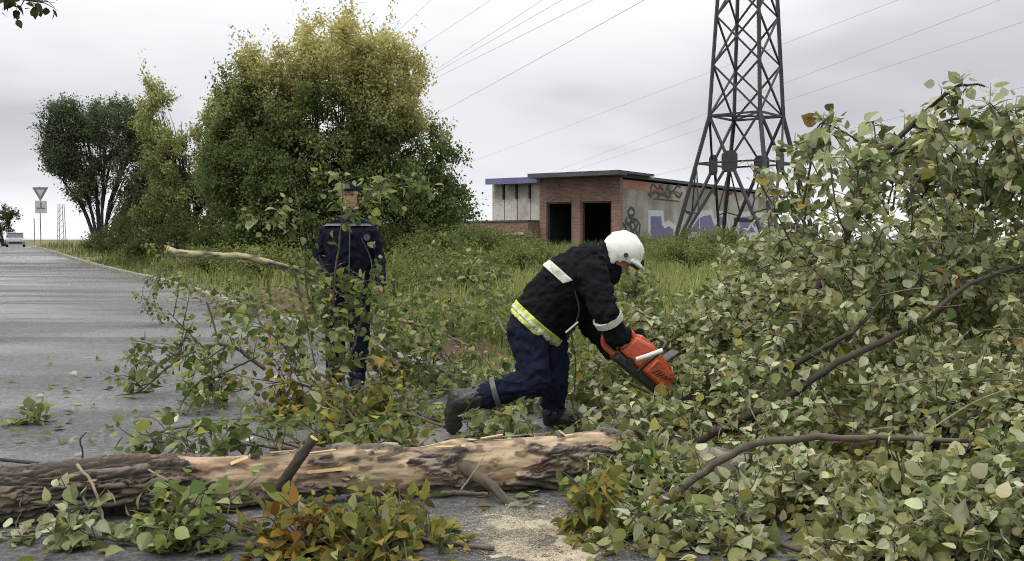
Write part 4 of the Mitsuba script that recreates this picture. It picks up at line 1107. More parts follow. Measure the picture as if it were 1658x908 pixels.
# a tuft of torn grass lying on the road, arched bare twigs, broken sticks
STICKS = [
    ("dark twig arching along the top of the trunk at the left edge", [(-20, 742, 5.2), (60, 750, 5.1), (160, 750, 5.1), (240, 748, 5.1), (300, 752, 5.05), (340, 775, 4.9)], 0.010, 0.004, "bark"),
    ("thin upright forked twig on the left end of the trunk", [(128, 755, 5.0), (134, 735, 5.0), (130, 712, 5.0), (140, 700, 5.0)], 0.006, 0.003, "bark"),
    ("pale dead twig hanging over the bark of the trunk", [(125, 752, 4.68), (150, 785, 4.62), (165, 830, 4.58), (175, 878, 4.52)], 0.008, 0.005, "pale_twig"),
    ("long arched twig over the road behind the trunk", [(240, 705, 5.9), (290, 692, 5.9), (345, 690, 5.9), (400, 700, 5.9), (460, 718, 5.8), (530, 735, 5.7)], 0.009, 0.005, "twig_bark"),
    ("dark bare twig leaning on the leafy road branch", [(318, 625, 8.2), (370, 600, 8.2), (420, 575, 8.2)], 0.013, 0.008, "twig_bark"),
    ("thin bare stick hanging below the propped branch", [(335, 490, 9.2), (345, 520, 9.1), (358, 565, 8.9)], 0.012, 0.007, "bark"),
    ("pale broken stick standing right of the person's leg", [(600, 585, 8.6), (606, 545, 8.6), (605, 505, 8.6)], 0.011, 0.009, "pale_twig"),
    ("pale stick crossing in front of the person's shins", [(530, 600, 8.3), (560, 588, 8.3), (600, 580, 8.3), (650, 600, 8.4)], 0.010, 0.005, "pale_twig"),
    ("pale vertical stick in front of the person's boots", [(556, 625, 8.1), (557, 600, 8.1), (558, 560, 8.1)], 0.014, 0.010, "pale_twig"),
    ("thin curved brown twig left of the sawn stub", [(510, 655, 7.0), (535, 665, 6.9), (545, 690, 6.8), (540, 710, 6.6)], 0.008, 0.005, "pale_twig"),
    ("pale twig standing in the leaves left of the raised boot", [(770, 590, 8.8), (773, 570, 8.8), (770, 555, 8.8)], 0.009, 0.007, "pale_twig"),
    ("grey stick lying before the middle of the trunk", [(680, 808, 4.9), (730, 798, 4.9), (790, 800, 4.9)], 0.014, 0.010, "twig_bark"),
    ("thin pale twig at the bottom, among the yellow leaves", [(570, 860, 4.15), (600, 885, 4.1), (630, 925, 4.0)], 0.007, 0.005, "pale_twig"),
    ("pale twig tangle across the green leaves before the bark", [(240, 760, 4.6), (310, 800, 4.55), (350, 830, 4.5), (400, 850, 4.45)], 0.005, 0.003, "pale_twig"),
    ("thin pale twig under the trunk's bark, bottom left", [(245, 830, 4.5), (280, 850, 4.45), (320, 855, 4.4), (360, 890, 4.35)], 0.005, 0.003, "pale_twig"),
    ("pale sliver lying on the trunk beside the broken limb", [(745, 795, 4.85), (770, 760, 4.85), (785, 735, 4.9)], 0.005, 0.003, "pale_twig"),
    ("dark crooked twig rising left of the trunk's green twig", [(270, 770, 4.9), (262, 735, 5.0), (250, 712, 5.05), (225, 700, 5.1)], 0.006, 0.003, "bark"),
]
for i, (lab, pp, r0, r1, mt) in enumerate(STICKS):
    cv = floor_fix(curve([P(*q) for q in pp], 16), r0)
    cv[1:-1] += R(700 + i).normal(0, r0 * 0.25, (14, 3))
    put("stick", tube(cv, np.linspace(r0, r1, 16), 7), mt, smooth=True, label=lab, cat="stick")

# leaf litter on the road and verge, sawdust, soil heap
rng = R(620)
lx, ly = rng.uniform(-5.5, 2.2, 15000), rng.uniform(3.9, 16, 15000)
w_ = np.exp(-np.abs(ly - 5.6) / 3.2) * np.clip(0.10 + 0.9 * np.clip((lx - (1.6 - 0.42 * ly)) / 1.5, 0, 1), 0, 1)
ok = (rng.uniform(0, 1, len(lx)) < w_) & ~((lx > -0.2) & (lx < 0.55) & (ly < 4.9))
lx, ly = lx[ok], ly[ok]
pos = floor_fix(np.stack([lx, ly, 0 * lx - 1], 1), 0.012)
tip = np.stack([rng.normal(0, 1, len(lx)), rng.normal(0, 1, len(lx)), rng.uniform(0, 0.25, len(lx))], 1)
v, f, c = leaves(rng, pos, tip, rng.uniform(0.04, 0.09, len(lx)), palette(rng, len(lx), PAL_CROWN + PAL_YELLOW), up=np.tile([0, 0, 1.0], (len(lx), 1)))
v[:, 2] = np.maximum(v[:, 2], np.where(v[:, 0] > kerb_x(v[:, 1]), ground_z(v[:, 0], v[:, 1]), 0) + 0.006)
put("leaf_litter", (v, f), "leaf_mat", color=c, smooth=True, label="torn leaves scattered over the road and verge", cat="leaves", kind="stuff")

# low broad-leaved ground cover on the verge behind the worker and under the branches
rng = R(640)
lx, ly = scatter(rng, 30000, -7, 3.5, 6.0, 17, 0.05)
den = meshkit.fbm(np.stack([lx, ly, 0 * lx], -1) * 0.8, 3, 77)
ok = rng.uniform(0, 1, len(lx)) < np.clip((den - 0.33) * 3.2, 0, 1)
lx, ly, den = lx[ok], ly[ok], den[ok]
pos = np.stack([lx, ly, ground_z(lx, ly) + rng.uniform(0.02, 0.42, len(lx)) * np.clip((den - 0.3) * 3, 0.1, 1)], 1)
tip = np.stack([rng.normal(0, 1, len(lx)), rng.normal(0, 1, len(lx)), rng.normal(-0.1, 0.4, len(lx))], 1)
v, f, c = leaves(rng, pos, tip, rng.uniform(0.045, 0.10, len(lx)), palette(rng, len(lx), PAL_GREEN + PAL_GREEN + PAL_YELLOW))
put("ground_cover", (v, f), "leaf_mat", color=c, smooth=True, label="low broad leaved weeds covering the verge", cat="weeds", kind="stuff")

rng = R(650)
n = 34000
lx = 0.14 + rng.normal(0, 0.17, n) + 0.12 * rng.uniform(-1, 1, n); ly = 4.52 + rng.normal(0, 0.20, n)
qq = meshkit.fbm(np.stack([lx * 5, ly * 5, 0 * lx], -1), 3, 3); kk = rng.uniform(0, 1, n) < np.clip((qq - 0.24) * 5, 0.08, 1); lx, ly = lx[kk], ly[kk]; n = len(lx)
pos = np.stack([lx, ly, 0.002 + rng.uniform(0, 0.006, n)], 1)
s_ = 0.0012 + 0.0032 * rng.uniform(0, 1, n) ** 3
dv = rng.normal(0, 1, (n, 4, 3)) * s_[:, None, None] * np.array([1, 1, 0.45])
v = (pos[:, None] + dv).reshape(-1, 3)
f = (np.array([[0, 1, 2], [0, 2, 3], [0, 3, 1], [1, 3, 2]])[None] + (np.arange(n) * 4)[:, None, None]).reshape(-1, 3)
gq = np.linspace(-1, 1, 70)
A_, B_ = np.meshgrid(gq, gq)
qz = meshkit.fbm(np.stack([A_ * 3, B_ * 3, A_ * 0], -1), 4, 8) + 0.25 * (meshkit.fbm(np.stack([A_ * 14, B_ * 14, A_ * 0], -1), 2, 9) - 0.5)
zz_ = 0.022 * (qz - 0.36 - 0.45 * (A_ ** 2 + B_ ** 2))
vb = np.stack([0.14 + A_ * 0.5, 4.50 + B_ * 0.48, np.clip(zz_, -0.03, 0.02)], -1).reshape(-1, 3)
I, J = np.meshgrid(np.arange(69), np.arange(69), indexing="ij")
a = (I * 70 + J).ravel()
v, f = cat([(v, f), (vb, np.vstack([np.stack([a, a + 1, a + 71], 1), np.stack([a, a + 71, a + 70], 1)]))])
put("sawdust", (v, f), "sawdust_mat", label="pale sawdust and chips spread on the asphalt before the trunk", cat="sawdust", kind="stuff")


def lump(cx_, cy_, rx, ry, h, name, mat, lab, seed, cat_=None, kind=None):
    g = np.linspace(-1, 1, 60)
    A, B = np.meshgrid(g, g)
    r = np.sqrt(A ** 2 + B ** 2)
    q = np.stack([A * rx * 6, B * ry * 6, A * 0], -1)
    z = h * np.clip(1 - r ** 2, 0, 1) * (0.5 + meshkit.fbm(q, 4, seed)) + 0.03 * (meshkit.fbm(q * 3, 3, seed + 1) - 0.5) * np.clip(1.2 - r, 0, 1)
    x, y = cx_ + A * rx, cy_ + B * ry
    z = np.where(x > kerb_x(y), ground_z(x, y), 0.0) + np.where(r < 1, z, -0.05)
    V = np.stack([x, y, z], -1).reshape(-1, 3)
    I, J = np.meshgrid(np.arange(59), np.arange(59), indexing="ij")
    a = (I * 60 + J).ravel()
    put(name, (V, np.vstack([np.stack([a, a + 1, a + 61], 1), np.stack([a, a + 61, a + 60], 1)])), mat, smooth=True, label=lab, cat=cat_, kind=kind)


sp_ = P(440, 490, 18)
lump(sp_[0] + 0.2, 18.2, 1.5, 1.3, 0.28, "soil_heap", "dirt", "heap of dark reddish soil spilling over the kerb", 5, "soil")
sp_ = P(690, 560, 11)
lump(sp_[0], 11.0, 1.1, 1.0, 0.12, "soil_heap", "dirt", "bare brown soil patch on the verge behind the raised boot", 7, "soil")

# hanging leaves at the top left corner: the tip of a tree branch nearer the camera
rng = R(660)
hb = thing("overhanging_branch", "dark leaf tips hanging into the top left corner", "branch")
cv = curve([P(-220, -120, 6.0), P(-90, -40, 6.0), P(20, -6, 6.0), P(70, 4, 6.0)], 14)
put("stem", tube(cv, np.linspace(0.02, 0.004, 14), 6), "bark", hb, smooth=True)
s_ = [cv[i] for i in rng.integers(5, 14, 16)]
tb, pos, tip, sz = twig_set(rng, s_, [np.array([0.6, 0, -0.3]) + rng.normal(0, 0.6, 3) for _ in s_], rng.uniform(0.05, 0.14, 16), 26, 0.062)
put("twigs", cat(tb), "bark", hb, kind="stuff")
v, f, c = leaves(rng, pos, tip, sz, palette(rng, len(pos), [(1, (0.04, 0.05, 0.02)), (1, (0.07, 0.08, 0.03))]))
put("foliage", (v, f), "leaf_mat", hb, color=c, kind="stuff")


# ------------------------------------------------------------------ people
def ball(p, r, seg=20):
    return m3.Manifold.sphere(float(r), seg).translate([float(x) for x in p])


def bone(a, ra, b, rb):
    return m3.Manifold.batch_hull([ball(a, ra), ball(b, rb)])


def hull(*pr):
    return m3.Manifold.batch_hull([ball(p, r) for p, r in pr])


def union(ms):
    return m3.Manifold.batch_boolean(ms, m3.OpType.Add)


def soft(man, edge=0.022, it=8, amp=0.0, freq=9.0, seed=1, stretch=(1, 1, 1)):
    mm = man.refine_to_length(edge).to_mesh()
    t = trimesh.Trimesh(np.array(mm.vert_properties[:, :3], float), np.array(mm.tri_verts), process=True)
    trimesh.smoothing.filter_taubin(t, lamb=0.5, nu=0.53, iterations=it)
    if amp:
        for _ in range(1):
            w2 = meshkit.fbm(np.array(t.vertices) * freq * 2.6 * np.array([1, 1, 1.0]) + 7, 2, seed + 9)
            t.vertices = t.vertices + np.array(t.vertex_normals) * (amp * 0.9 * (np.abs(w2 - 0.5) * 4 - 0.5))[:, None]
        n = np.array(t.vertex_normals)
        q = np.array(t.vertices) * freq * np.array(stretch)
        w = meshkit.fbm(q + 1.5 * meshkit.fbm(q * 0.7, 2, seed + 5)[:, None], 3, seed)
        t.vertices = t.vertices + n * (amp * (np.abs(w - 0.5) * 4 - 0.6))[:, None]
    return t


def solid(t):
    return m3.Manifold(m3.Mesh(np.array(t.vertices, np.float32), np.array(t.faces, np.uint32)))


def inflate(t, d):
    t = t.copy()
    t.vertices = t.vertices + t.vertex_normals * d
    return t


def band(t, c, axis_, half, d=0.007):
    n = norm(axis_); o = float(np.dot(n, c))
    m = solid(inflate(t, d)).trim_by_plane([float(x) for x in n], o - half).trim_by_plane([float(-x) for x in n], -(o + half))
    return m


def hand(wrist, fwd, palm_n, thumb_side, curl=0.9, s=1.0):
    """Palm, four unequal curled fingers and a thumb; fwd: direction of the knuckles, palm_n: where the palm faces."""
    fwd, pn = norm(fwd), norm(palm_n)
    pn = norm(pn - fwd * np.dot(pn, fwd)); sd = np.cross(fwd, pn) * thumb_side
    w = np.asarray(wrist, float)
    ms = [hull((w, 0.026 * s), (w + fwd * 0.085 * s + sd * 0.03 * s, 0.015 * s), (w + fwd * 0.08 * s - sd * 0.03 * s, 0.014 * s), (w + fwd * 0.03 * s + sd * 0.025 * s, 0.018 * s))]
    for i, (o, L) in enumerate(((0.030, 0.072), (0.010, 0.080), (-0.011, 0.075), (-0.031, 0.058))):
        p = w + (fwd * 0.085 + sd * o) * s
        d = fwd
        for j, (fr, ang) in enumerate(((0.45, curl * 0.6), (0.32, curl * 0.95), (0.25, curl * 0.8))):
            d = norm(d * math.cos(ang) + pn * math.sin(ang) if j == 0 else d * math.cos(ang) + norm(pn * np.dot(d, fwd) - fwd * np.dot(d, pn)) * math.sin(ang))
            q = p + d * L * fr * s
            ms.append(bone(p, (0.0105 - 0.001 * j) * s, q, (0.0098 - 0.001 * j) * s)); p = q
    p = w + (fwd * 0.025 + sd * 0.03) * s
    q = p + norm(fwd * 0.6 + sd * 0.75 + pn * 0.35) * 0.045 * s
    ms += [bone(p, 0.014 * s, q, 0.011 * s), bone(q, 0.011 * s, q + norm(fwd * 0.75 + pn * 0.6 + sd * 0.1) * 0.035 * s, 0.009 * s)]
    return union(ms)


def head(c, f, u, s=1.0):
    """A head with jaw, nose, brow, lips, ears; f: where the face looks, u: up."""
    f, u = norm(f), norm(u); u = norm(u - f * np.dot(u, f)); r = np.cross(f, u)
    q = lambda a, b, d: np.asarray(c) + (f * a + u * b + r * d) * s  # noqa: E731
    ms = [hull((q(-.02, .03, 0), .085 * s), (q(.02, .035, 0), .078 * s)), hull((q(.02, .0, 0), .07 * s), (q(.055, -.085, 0), .028 * s), (q(.0, -.07, .045), .02 * s), (q(.0, -.07, -.045), .02 * s)),
          hull((q(.088, .005, 0), .009 * s), (q(.108, -.028, 0), .012 * s), (q(.09, -.03, .014), .008 * s), (q(.09, -.03, -.014), .008 * s)),
          hull((q(.086, -.062, .016), .007 * s), (q(.086, -.062, -.016), .007 * s)), bone(q(.082, .022, .034), .009 * s, q(.084, .022, .012), .009 * s), bone(q(.082, .022, -.034), .009 * s, q(.084, .022, -.012), .009 * s)]
    for e in (-1, 1):
        ms.append(hull((q(-.012, .012, .085 * e), .012 * s), (q(-.006, -.02, .08 * e), .010 * s), (q(-.02, .02, .09 * e), .008 * s)))
    return union(ms)


# --- firefighter
fk = thing("person", "bent over firefighter in black jacket, navy trousers and white helmet using a chainsaw", "person")
Rs, Ls = P(957, 441, 6.78), P(952, 447, 7.20)
Re, Le = P(978, 503, 6.66), P(955, 522, 7.12)
Rw, Lw = P(1000, 546, 6.74), P(990, 568, 6.98)
pelR, pelL = P(862, 520, 6.90), P(864, 520, 7.10)
waR, waL = P(888, 482, 6.92), P(888, 482, 7.08)
chR, chL = P(925, 450, 6.89), P(925, 450, 7.11)
upR, upL = P(953, 427, 6.87), P(953, 427, 7.12)
hipR, hipL = P(853, 532, 6.89), P(888, 548, 7.08)
knR, knL = P(868, 617, 6.80), P(898, 618, 7.03)
anR, anL = P(760, 647, 6.82), P(896, 668, 7.08)
hc = P(1005, 413, 6.98)
hf, hu = np.array([0.87, -0.12, -0.46]), np.array([0.46, 0, 0.87])
gear = P(918, 500, 6.98)
torso = union([hull((pelR, .17), (pelL, .17), (waR, .175), (waL, .175)), hull((waR, .175), (waL, .175), (chR, .19), (chL, .19)), hull((chR, .19), (chL, .19), (upR, .15), (upL, .15)), hull((chR, .18), (chL, .18), (gear, .15), (P(893, 535, 6.98), .10))])
sleeveR = union([bone(Rs, .125, Re, .098), bone(Re, .098, Rw, .076)])
sleeveL = union([bone(Ls, .11, Le, .095), bone(Le, .095, Lw, .068)])
yoke = union([hull((upR, .13), (Rs, .122)), hull((upL, .12), (Ls, .11)), hull((upR, .12), (upL, .12), (P(982, 425, 6.99), .085)), bone(P(982, 428, 6.99), .09, P(988, 446, 6.97), .062)])
ax = norm(P(862, 520, 7.0) - P(925, 450, 7.0))
hem = P(870, 543, 7.0)
torso_cut = torso.trim_by_plane([float(-x) for x in ax], -float(np.dot(ax, hem)))
# body under the clothes: one continuous figure
body = union([hull((pelR, .13), (pelL, .13), (waR, .13), (waL, .13)), hull((waR, .13), (waL, .13), (chR, .14), (chL, .14)), hull((chR, .14), (upR, .10), (chL, .14), (upL, .10)), bone(Rs, .06, Re, .045), bone(Re, .045, Rw, .033), bone(Ls, .06, Le, .045), bone(Le, .045, Lw, .033),
              bone(upR, .08, Rs, .06), bone(upL, .08, Ls, .06), bone(hipR, .09, knR, .065), bone(knR, .065, anR, .045), bone(hipL, .09, knL, .065), bone(knL, .065, anL, .045), hull((pelR, .13), (hipR, .09)), hull((pelL, .13), (hipL, .09)),
              bone(P(960, 428, 7.0), .07, hc - hu * 0.05, .058), head(hc, hf, hu)])
put("body", soft(body, 0.018, 4), "skin", fk, smooth=True)
jk = soft(union([torso_cut, yoke, sleeveR, sleeveL]), 0.014, 8, 0.016, 8.0, 3)
put("jacket", jk, "black_cloth", fk, smooth=True)
tr = soft(union([hull((pelR, .155), (hipR, .152), (pelL, .155)), hull((pelL, .155), (hipL, .145)), bone(hipR, .15, knR, .108), bone(knR, .108, anR, .078), bone(hipL, .145, knL, .105), bone(knL, .105, anL, .085)]), 0.02, 8, 0.018, 7.0, 8)
put("trousers", tr, "navy_cloth", fk, smooth=True)
tq = soft(torso, 0.02, 8, 0.016, 8.0, 3)
hb_ = hem - ax * 0.05
put("hem_band", band(tq, hb_, ax, 0.044, 0.012), "reflective_yellow", fk, smooth=50, label="wide yellow reflective band round the jacket hem")
put("hem_band_stripe", band(tq, hb_, ax, 0.012, 0.0165), "reflective", fk, smooth=50, label="silver stripe along the middle of the yellow band")
cb = P(908, 440, 7.0)
b1 = band(tq, cb + ax * 0.02, ax, 0.030, 0.012).trim_by_plane([-0.30, 0.0, 0.95], float(np.dot([-0.30, 0, 0.95], P(918, 452, 7.0))))
put("back_band", b1, "reflective", fk, smooth=50, label="white reflective band across the shoulders")
sr = soft(sleeveR, 0.02, 6)
put("cuff_band", band(sr, Re + (Rw - Re) * 0.32, Rw - Re, 0.024, 0.013), "reflective", fk, smooth=50, label="silver band on the near sleeve")
put("shin_band", band(soft(bone(knR, .108, anR, .078), 0.02, 6), knR + (anR - knR) * 0.60, anR - knR, 0.018, 0.022), "reflective_dim", fk, smooth=50, label="dull grey band round the raised shin")
# belt gear on the front: buckle straps
put("chest_strap", tube(curve([P(930, 470, 6.72), P(938, 500, 6.72), P(930, 528, 6.75), P(918, 545, 6.78)], 10), 0.007, 6), "saw_black", fk, smooth=40)
put("buckle", beam(P(916, 538, 6.74), P(936, 521, 6.72), 0.02, 0.012), "reflective", fk)
# boots: the raised one points its toe to the ground
bt = union([bone(anR + (knR - anR) * 0.12, .082, P(744, 650, 6.82), .080), hull((P(742, 645, 6.82), .072), (P(733, 668, 6.82), .062), (P(731, 690, 6.82), .045)), hull((P(733, 668, 6.82), .055), (P(738, 688, 6.82), .046), (P(734, 696, 6.82), .034))])
put("boot", soft(bt, 0.015, 6, 0.005, 20, 4), "rubber", fk, smooth=True)
az = anL.copy()
bt2 = union([bone(anL, .088, np.array([az[0], az[1], 0.10]), .07), hull((np.array([az[0] - 0.03, az[1], 0.055]), .05), (np.array([az[0] + 0.05, az[1] - .01, 0.07]), .06), (np.array([az[0] + 0.18, az[1] - 0.04, 0.045]), .042), (np.array([az[0] + 0.1, az[1] - .02, 0.045]), .044))])
put("boot", soft(bt2, 0.015, 6, 0.005, 20, 5), "rubber", fk, smooth=True)

# chainsaw frame
SF = norm(P(1090, 628, 7.0) - P(1003, 556, 6.84)); SF = norm(np.array([SF[0], 0.10, SF[2]]))
SU = norm(np.cross(np.cross(SF, EZ), SF)); SS = norm(np.cross(SF, SU))      # SS points towards the camera side or away
if SS[1] > 0:
    SS = -SS
SO = P(1044, 588, 6.86)
sq = lambda a, b, c: SO + SF * a + SU * b + SS * c  # noqa: E731
# gloves gripping rear and front handle
gr = hand(sq(-.255, .085, .03), SF * 0.75 - SU * 0.6, -SU * 0.6 - SF * 0.4, 1, 1.0, 1.12)
put("glove", soft(union([gr, bone(Rw, .058, sq(-.25, .085, .03), .036)]), 0.006, 4), "black_cloth", fk, smooth=True)
gl = hand(sq(-.14, .155, -.09), SF * 0.6 + SS * 0.2 - SU * 0.3, -SU, -1, 1.1, 1.12)
put("glove", soft(union([gl, bone(Lw, .056, sq(-.14, .15, -.09), .034)]), 0.006, 4), "black_cloth", fk, smooth=True)

# helmet
q = lambda a, b, d: hc + hf * a + norm(hu) * b + np.cross(hf, hu) * d  # noqa: E731
hf = norm(hf); hu = norm(hu - hf * np.dot(hu, hf)); hr = np.cross(hf, hu)


def place_local(m):
    M = np.column_stack([hf, hr, hu, hc])
    return m.transform(M.astype(np.float32))


shell = m3.Manifold.sphere(1.0, 48).scale([0.150, 0.124, 0.135]).translate([0.0, 0, 0.035])
guard = m3.Manifold.batch_hull([m3.Manifold.sphere(0.105, 32).scale([0.9, 1.14, 0.8]).translate([-0.035, 0, 0.02]), m3.Manifold.sphere(0.06, 24).scale([0.9, 1.75, 0.6]).translate([-0.03, 0, -0.07])])
brow = m3.Manifold.batch_hull([m3.Manifold.sphere(0.011, 16).translate([x, y, z]) for x, y, z in ((0.09, 0.075, 0.03), (0.09, -0.075, 0.03), (0.165, 0.05, -0.008), (0.165, -0.05, -0.008), (0.19, 0.0, -0.02), (0.09, 0.095, -0.005), (0.09, -0.095, -0.005))])
hel = shell + guard + brow
face_cut = m3.Manifold.batch_hull([m3.Manifold.sphere(0.02, 16).translate([x, y, z]) for x in (0.045, 0.30) for y in (-0.2, 0.2) for z in (-0.3, -0.045)] + [m3.Manifold.sphere(0.02, 16).translate([0.30, y, -0.045]) for y in (-0.2, 0.2)])
hollow = m3.Manifold.sphere(1.0, 40).scale([0.128, 0.104, 0.115]).translate([0.0, 0, 0.03]) + m3.Manifold.cylinder(0.3, 0.098, 0.098, 32).translate([0, 0, -0.28])
hel = (hel - face_cut - hollow).trim_by_plane([-0.25, 0, 1.0], -0.105)
hm = place_local(hel)
hk = put("helmet", hm.refine_to_length(0.02), "helmet_white", fk, smooth=35, label="white fire helmet with a flared neck edge")
for e in (-1, 1):
    put("ear_bolt", tube([q(0.035, 0.012, e * 0.112), q(0.035, 0.012, e * 0.135)], 0.017, 14), "saw_black", hk, smooth=40)
put("visor_mount", hull((q(.150, .035, -.02), .016), (q(.168, .012, -.03), .013), (q(.162, .018, -.07), .010)), "saw_black", hk, smooth=40)
put("chin_visor", soft(hull((q(.10, -.02, .075), .012), (q(.10, -.02, -.075), .012), (q(.15, -.03, 0.03), .012), (q(.15, -.03, -0.03), .012)), 0.02, 2), "saw_black", hk, smooth=True)
crest = m3.Manifold.batch_hull([m3.Manifold.sphere(0.012, 12).translate([x, 0, z]) for x, z in ((-0.12, 0.11), (-0.05, 0.162), (0.03, 0.165), (0.10, 0.125), (0.13, 0.09))])
put("crest", place_local(crest), "helmet_white", hk, smooth=35)
nape = soft(union([hull((hc - hf * 0.085 - hu * 0.015, .088), (P(975, 428, 7.0), .085)), hull((hc - hu * 0.10 - hf * 0.02, .075), (P(980, 446, 6.98), .07)), hull((hc - hu * 0.1, .07), (P(992, 452, 6.97), .045))]), 0.02, 5, 0.006, 10, 2)
put("neck_cape", nape, "black_cloth", fk, smooth=True)

# --- chainsaw
sw = thing("chainsaw", "orange chainsaw held low in the firefighter's gloves, cutting into the leafy crown", "chainsaw")


def rbox(a0, a1, b0, b1, c0, c1, r, cut=()):
    return m3.Manifold.batch_hull([ball(sq(a, b, c), r, 12) for a in (a0 + r, a1 - r) for b in (b0 + r, b1 - r) for c in (c0 + r, c1 - r)])


bodym = m3.Manifold.batch_hull([ball(sq(a, b, c), 0.022, 12) for a, b in ((-0.17, 0.08), (-0.19, -0.03), (0.17, -0.05), (0.20, 0.02), (0.12, 0.075), (-0.04, 0.105)) for c in (-0.085, 0.085)])
put("housing", bodym.refine_to_length(0.03), "saw_orange", sw, smooth=35, label="orange engine housing")
put("clutch_cover", m3.Manifold.batch_hull([ball(sq(a, b, c), 0.014, 12) for a, b in ((0.03, 0.06), (0.02, -0.04), (0.20, -0.045), (0.22, 0.01), (0.17, 0.05)) for c in (0.10, 0.118)]), "saw_orange", sw, smooth=35)
put("air_filter_cover", rbox(-0.17, -0.02, 0.08, 0.135, -0.07, 0.07, 0.022).refine_to_length(0.03), "saw_orange", sw, smooth=35)
put("base", rbox(-0.22, 0.20, -0.125, -0.055, -0.075, 0.10, 0.02), "saw_black", sw, smooth=35)
put("rear_handle", tube(curve([sq(-.17, .09, .02), sq(-.24, .10, .02), sq(-.33, .055, .02), sq(-.36, -.02, .02), sq(-.31, -.085, .02), sq(-.18, -.09, .02)], 24), 0.021, 10), "saw_orange", sw, smooth=True)
put("front_handle", tube(curve([sq(-.04, -.09, .125), sq(-.03, .02, .155), sq(-.01, .12, .15), sq(.0, .19, .10), sq(.0, .20, -.02), sq(-.02, .19, -.11), sq(-.04, .10, -.13), sq(-.05, -.07, -.12)], 40), 0.013, 10), "saw_black", sw, smooth=True)
put("handle_band", tube([P(1030, 582, 6.66), P(1046, 577, 6.655), P(1073, 567, 6.655)], 0.017, 10), "handle_white", sw, smooth=True, label="bright bar of the front handle across the housing")
put("hand_guard", m3.Manifold.batch_hull([ball(sq(a, b, c), 0.010, 10) for a, b, c in ((0.09, 0.10, -.08), (0.09, 0.10, .09), (0.12, 0.20, -.07), (0.12, 0.20, .08))]), "saw_black", sw, smooth=35)
barm = m3.Manifold.batch_hull([ball(sq(a, b, 0.085), 0.004, 8) for a, b in ((0.18, 0.03), (0.18, -0.04), (0.55, 0.035), (0.55, -0.035), (0.60, 0.0))])
put("guide_bar", barm, "saw_metal", sw, smooth=20)
put("chain", tube(np.array([sq(a, b, 0.085) for a, b in ((0.18, 0.040), (0.40, 0.045), (0.56, 0.042), (0.60, 0.025), (0.612, 0.0), (0.60, -0.025), (0.56, -0.042), (0.40, -0.045), (0.18, -0.048))]), 0.006, 6), "saw_black", sw, smooth=40)
put("spike_bumper", m3.Manifold.batch_hull([ball(sq(a, b, 0.10), 0.006, 8) for a, b in ((0.20, 0.06), (0.24, 0.02), (0.235, -0.05), (0.20, -0.06))]), "saw_metal", sw, smooth=20)
put("starter_knob", tube([sq(-.03, .02, -.1), sq(-.03, .02, -.125)], 0.03, 12), "saw_black", sw, smooth=40)
for i in range(5):
    put("vent", beam(sq(0.045 + 0.022 * i, -0.030 + 0.004 * i, 0.134), sq(0.075 + 0.022 * i, 0.020, 0.134), 0.008, 0.006), "saw_black", sw)
put("fuel_cap", tube([sq(-.12, -.06, .098), sq(-.12, -.06, .112)], 0.024, 14), "saw_black", sw, smooth=40)

# --- standing person
mk = thing("person", "person in dark navy uniform standing behind the leafy sprigs, watching", "person")
D = 8.95
hd = P(566, 317, D)
sh = {e: P(565 + e * 33, 377, D) for e in (-1, 1)}
el = {-1: P(516, 421, D + 0.02), 1: P(612, 417, D + 0.03)}
wr = {-1: P(534, 458, D - 0.24), 1: P(617, 458, D - 0.14)}
hp = {e: P(562 + e * 19, 478, D) for e in (-1, 1)}
kn = {e: P(563 + e * 20, 548, D - 0.03) for e in (-1, 1)}
an = {-1: P(541, 614, D + 0.12), 1: P(578, 616, D - 0.08)}
ch = {e: P(564 + e * 13, 384, D) for e in (-1, 1)}
pv = {e: P(563 + e * 11, 462, D) for e in (-1, 1)}
fo = np.array([0.10, -1.0, 0.0])
arms = [m for e in (-1, 1) for m in (bone(sh[e], .055, el[e], .043), bone(el[e], .043, wr[e], .03), bone(ch[e], .08, sh[e], .055))]
legs = [m for e in (-1, 1) for m in (bone(hp[e], .09, kn[e], .06), bone(kn[e], .06, an[e], .045))]
body = union([hull(*[(pv[e], .11) for e in (-1, 1)], *[(ch[e], .11) for e in (-1, 1)]), *arms, *legs, *[hull((pv[e], .11), (hp[e], .09)) for e in (-1, 1)], bone(P(565, 372, D), .07, hd - EZ * .07, .054), head(hd, fo, EZ),
              *[hand(wr[e] + EZ * 0.0, np.array([0, -0.15, -1.0]), np.array([-e, -0.2, 0]), e, 0.5) for e in (-1, 1)]])
put("body", soft(body, 0.02, 0), "skin", mk, smooth=40)
jm = union([hull(*[(pv[e], .148) for e in (-1, 1)], *[(ch[e], .15) for e in (-1, 1)]), hull(*[(ch[e], .14) for e in (-1, 1)], *[(sh[e], .075) for e in (-1, 1)]), *[hull((P(565, 352, D), .07), (sh[e], .07), (ch[e], .12)) for e in (-1, 1)], *[m for e in (-1, 1) for m in (bone(sh[e], .088, el[e], .068), bone(el[e], .068, wr[e], .052))],
            bone(P(565, 362, D), .09, P(565, 344, D), .072)])
jk2 = soft(jm, 0.02, 7, 0.014, 8, 6)
put("jacket", jk2, "uniform_cloth", mk, smooth=True)
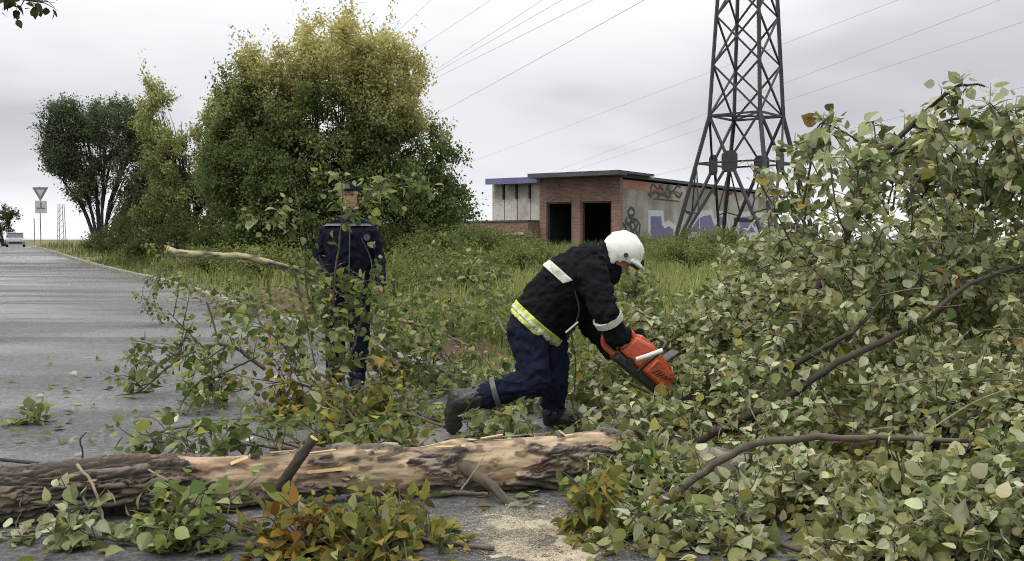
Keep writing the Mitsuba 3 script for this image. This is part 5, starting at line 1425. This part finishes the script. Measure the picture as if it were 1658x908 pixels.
put("trousers", soft(union([hull(*[(pv[e], .13) for e in (-1, 1)], *[(hp[e], .115) for e in (-1, 1)])] + [m for e in (-1, 1) for m in (bone(hp[e], .118, kn[e], .09), bone(kn[e], .09, an[e], .078))]), 0.02, 6, 0.013, 8, 9), "uniform_cloth", mk, smooth=True)
tj = soft(union([hull(*[(ch[e], .14) for e in (-1, 1)], *[(sh[e], .075) for e in (-1, 1)]), *[hull((P(565, 352, D), .07), (sh[e], .07), (ch[e], .12)) for e in (-1, 1)]]), 0.02, 5)
put("chest_stripe", band(tj, P(565, 364, D), EZ, 0.011, 0.018).trim_by_plane([0, -1, 0], -(D - 0.05)), "reflective_dim", mk, smooth=50, label="pale stripe across the chest")
put("zip", tube([P(566, 362, D - 0.172), P(566, 400, D - 0.172), P(565, 455, D - 0.165)], 0.006, 6), "reflective_dim", mk)
put("badge", tube([P(594, 384, D - 0.155), P(594, 384, D - 0.166)], 0.03, 14), "reflective_dim", mk, label="small pale badge on the chest")
for e in (-1, 1):
    g0 = an[e].copy()
    put("boot", soft(union([bone(np.array([g0[0], g0[1], 0.14]), .068, np.array([g0[0], g0[1], 0.07]), .06), hull((np.array([g0[0], g0[1] + .04, .045]), .042), (np.array([g0[0] + e * .02, g0[1] - .17, .042]), .04), (np.array([g0[0] + e * .01, g0[1] - .06, .06]), .052))]), 0.015, 4), "rubber", mk, smooth=True)
    put("eye", ball(hd + np.array([e * 0.032 + 0.008, -0.083, 0.008]), 0.009), "saw_black", mk, smooth=True)
cap = m3.Manifold.sphere(1.0, 32).scale([0.098, 0.108, 0.085]).translate([float(hd[0]), float(hd[1] + 0.005), float(hd[2] + 0.045)]).trim_by_plane([0, 0, 1], float(hd[2] + 0.045)) + m3.Manifold.batch_hull([ball(hd + np.array([x, y, 0.05]), 0.008, 10) for x, y in ((-.06, -.08), (.06, -.08), (-.035, -.165), (.05, -.165))])
put("cap", cap.refine_to_length(0.02), "uniform_cloth", mk, smooth=40, label="dark peaked cap")
put("hair", m3.Manifold.sphere(1.0, 32).scale([0.094, 0.10, 0.09]).translate([float(hd[0]), float(hd[1] + 0.018), float(hd[2] + 0.012)]).trim_by_plane([0, 0.944, 0.33], float(0.944 * (hd[1] + 0.0) + 0.33 * hd[2])), "hair", mk, smooth=40)
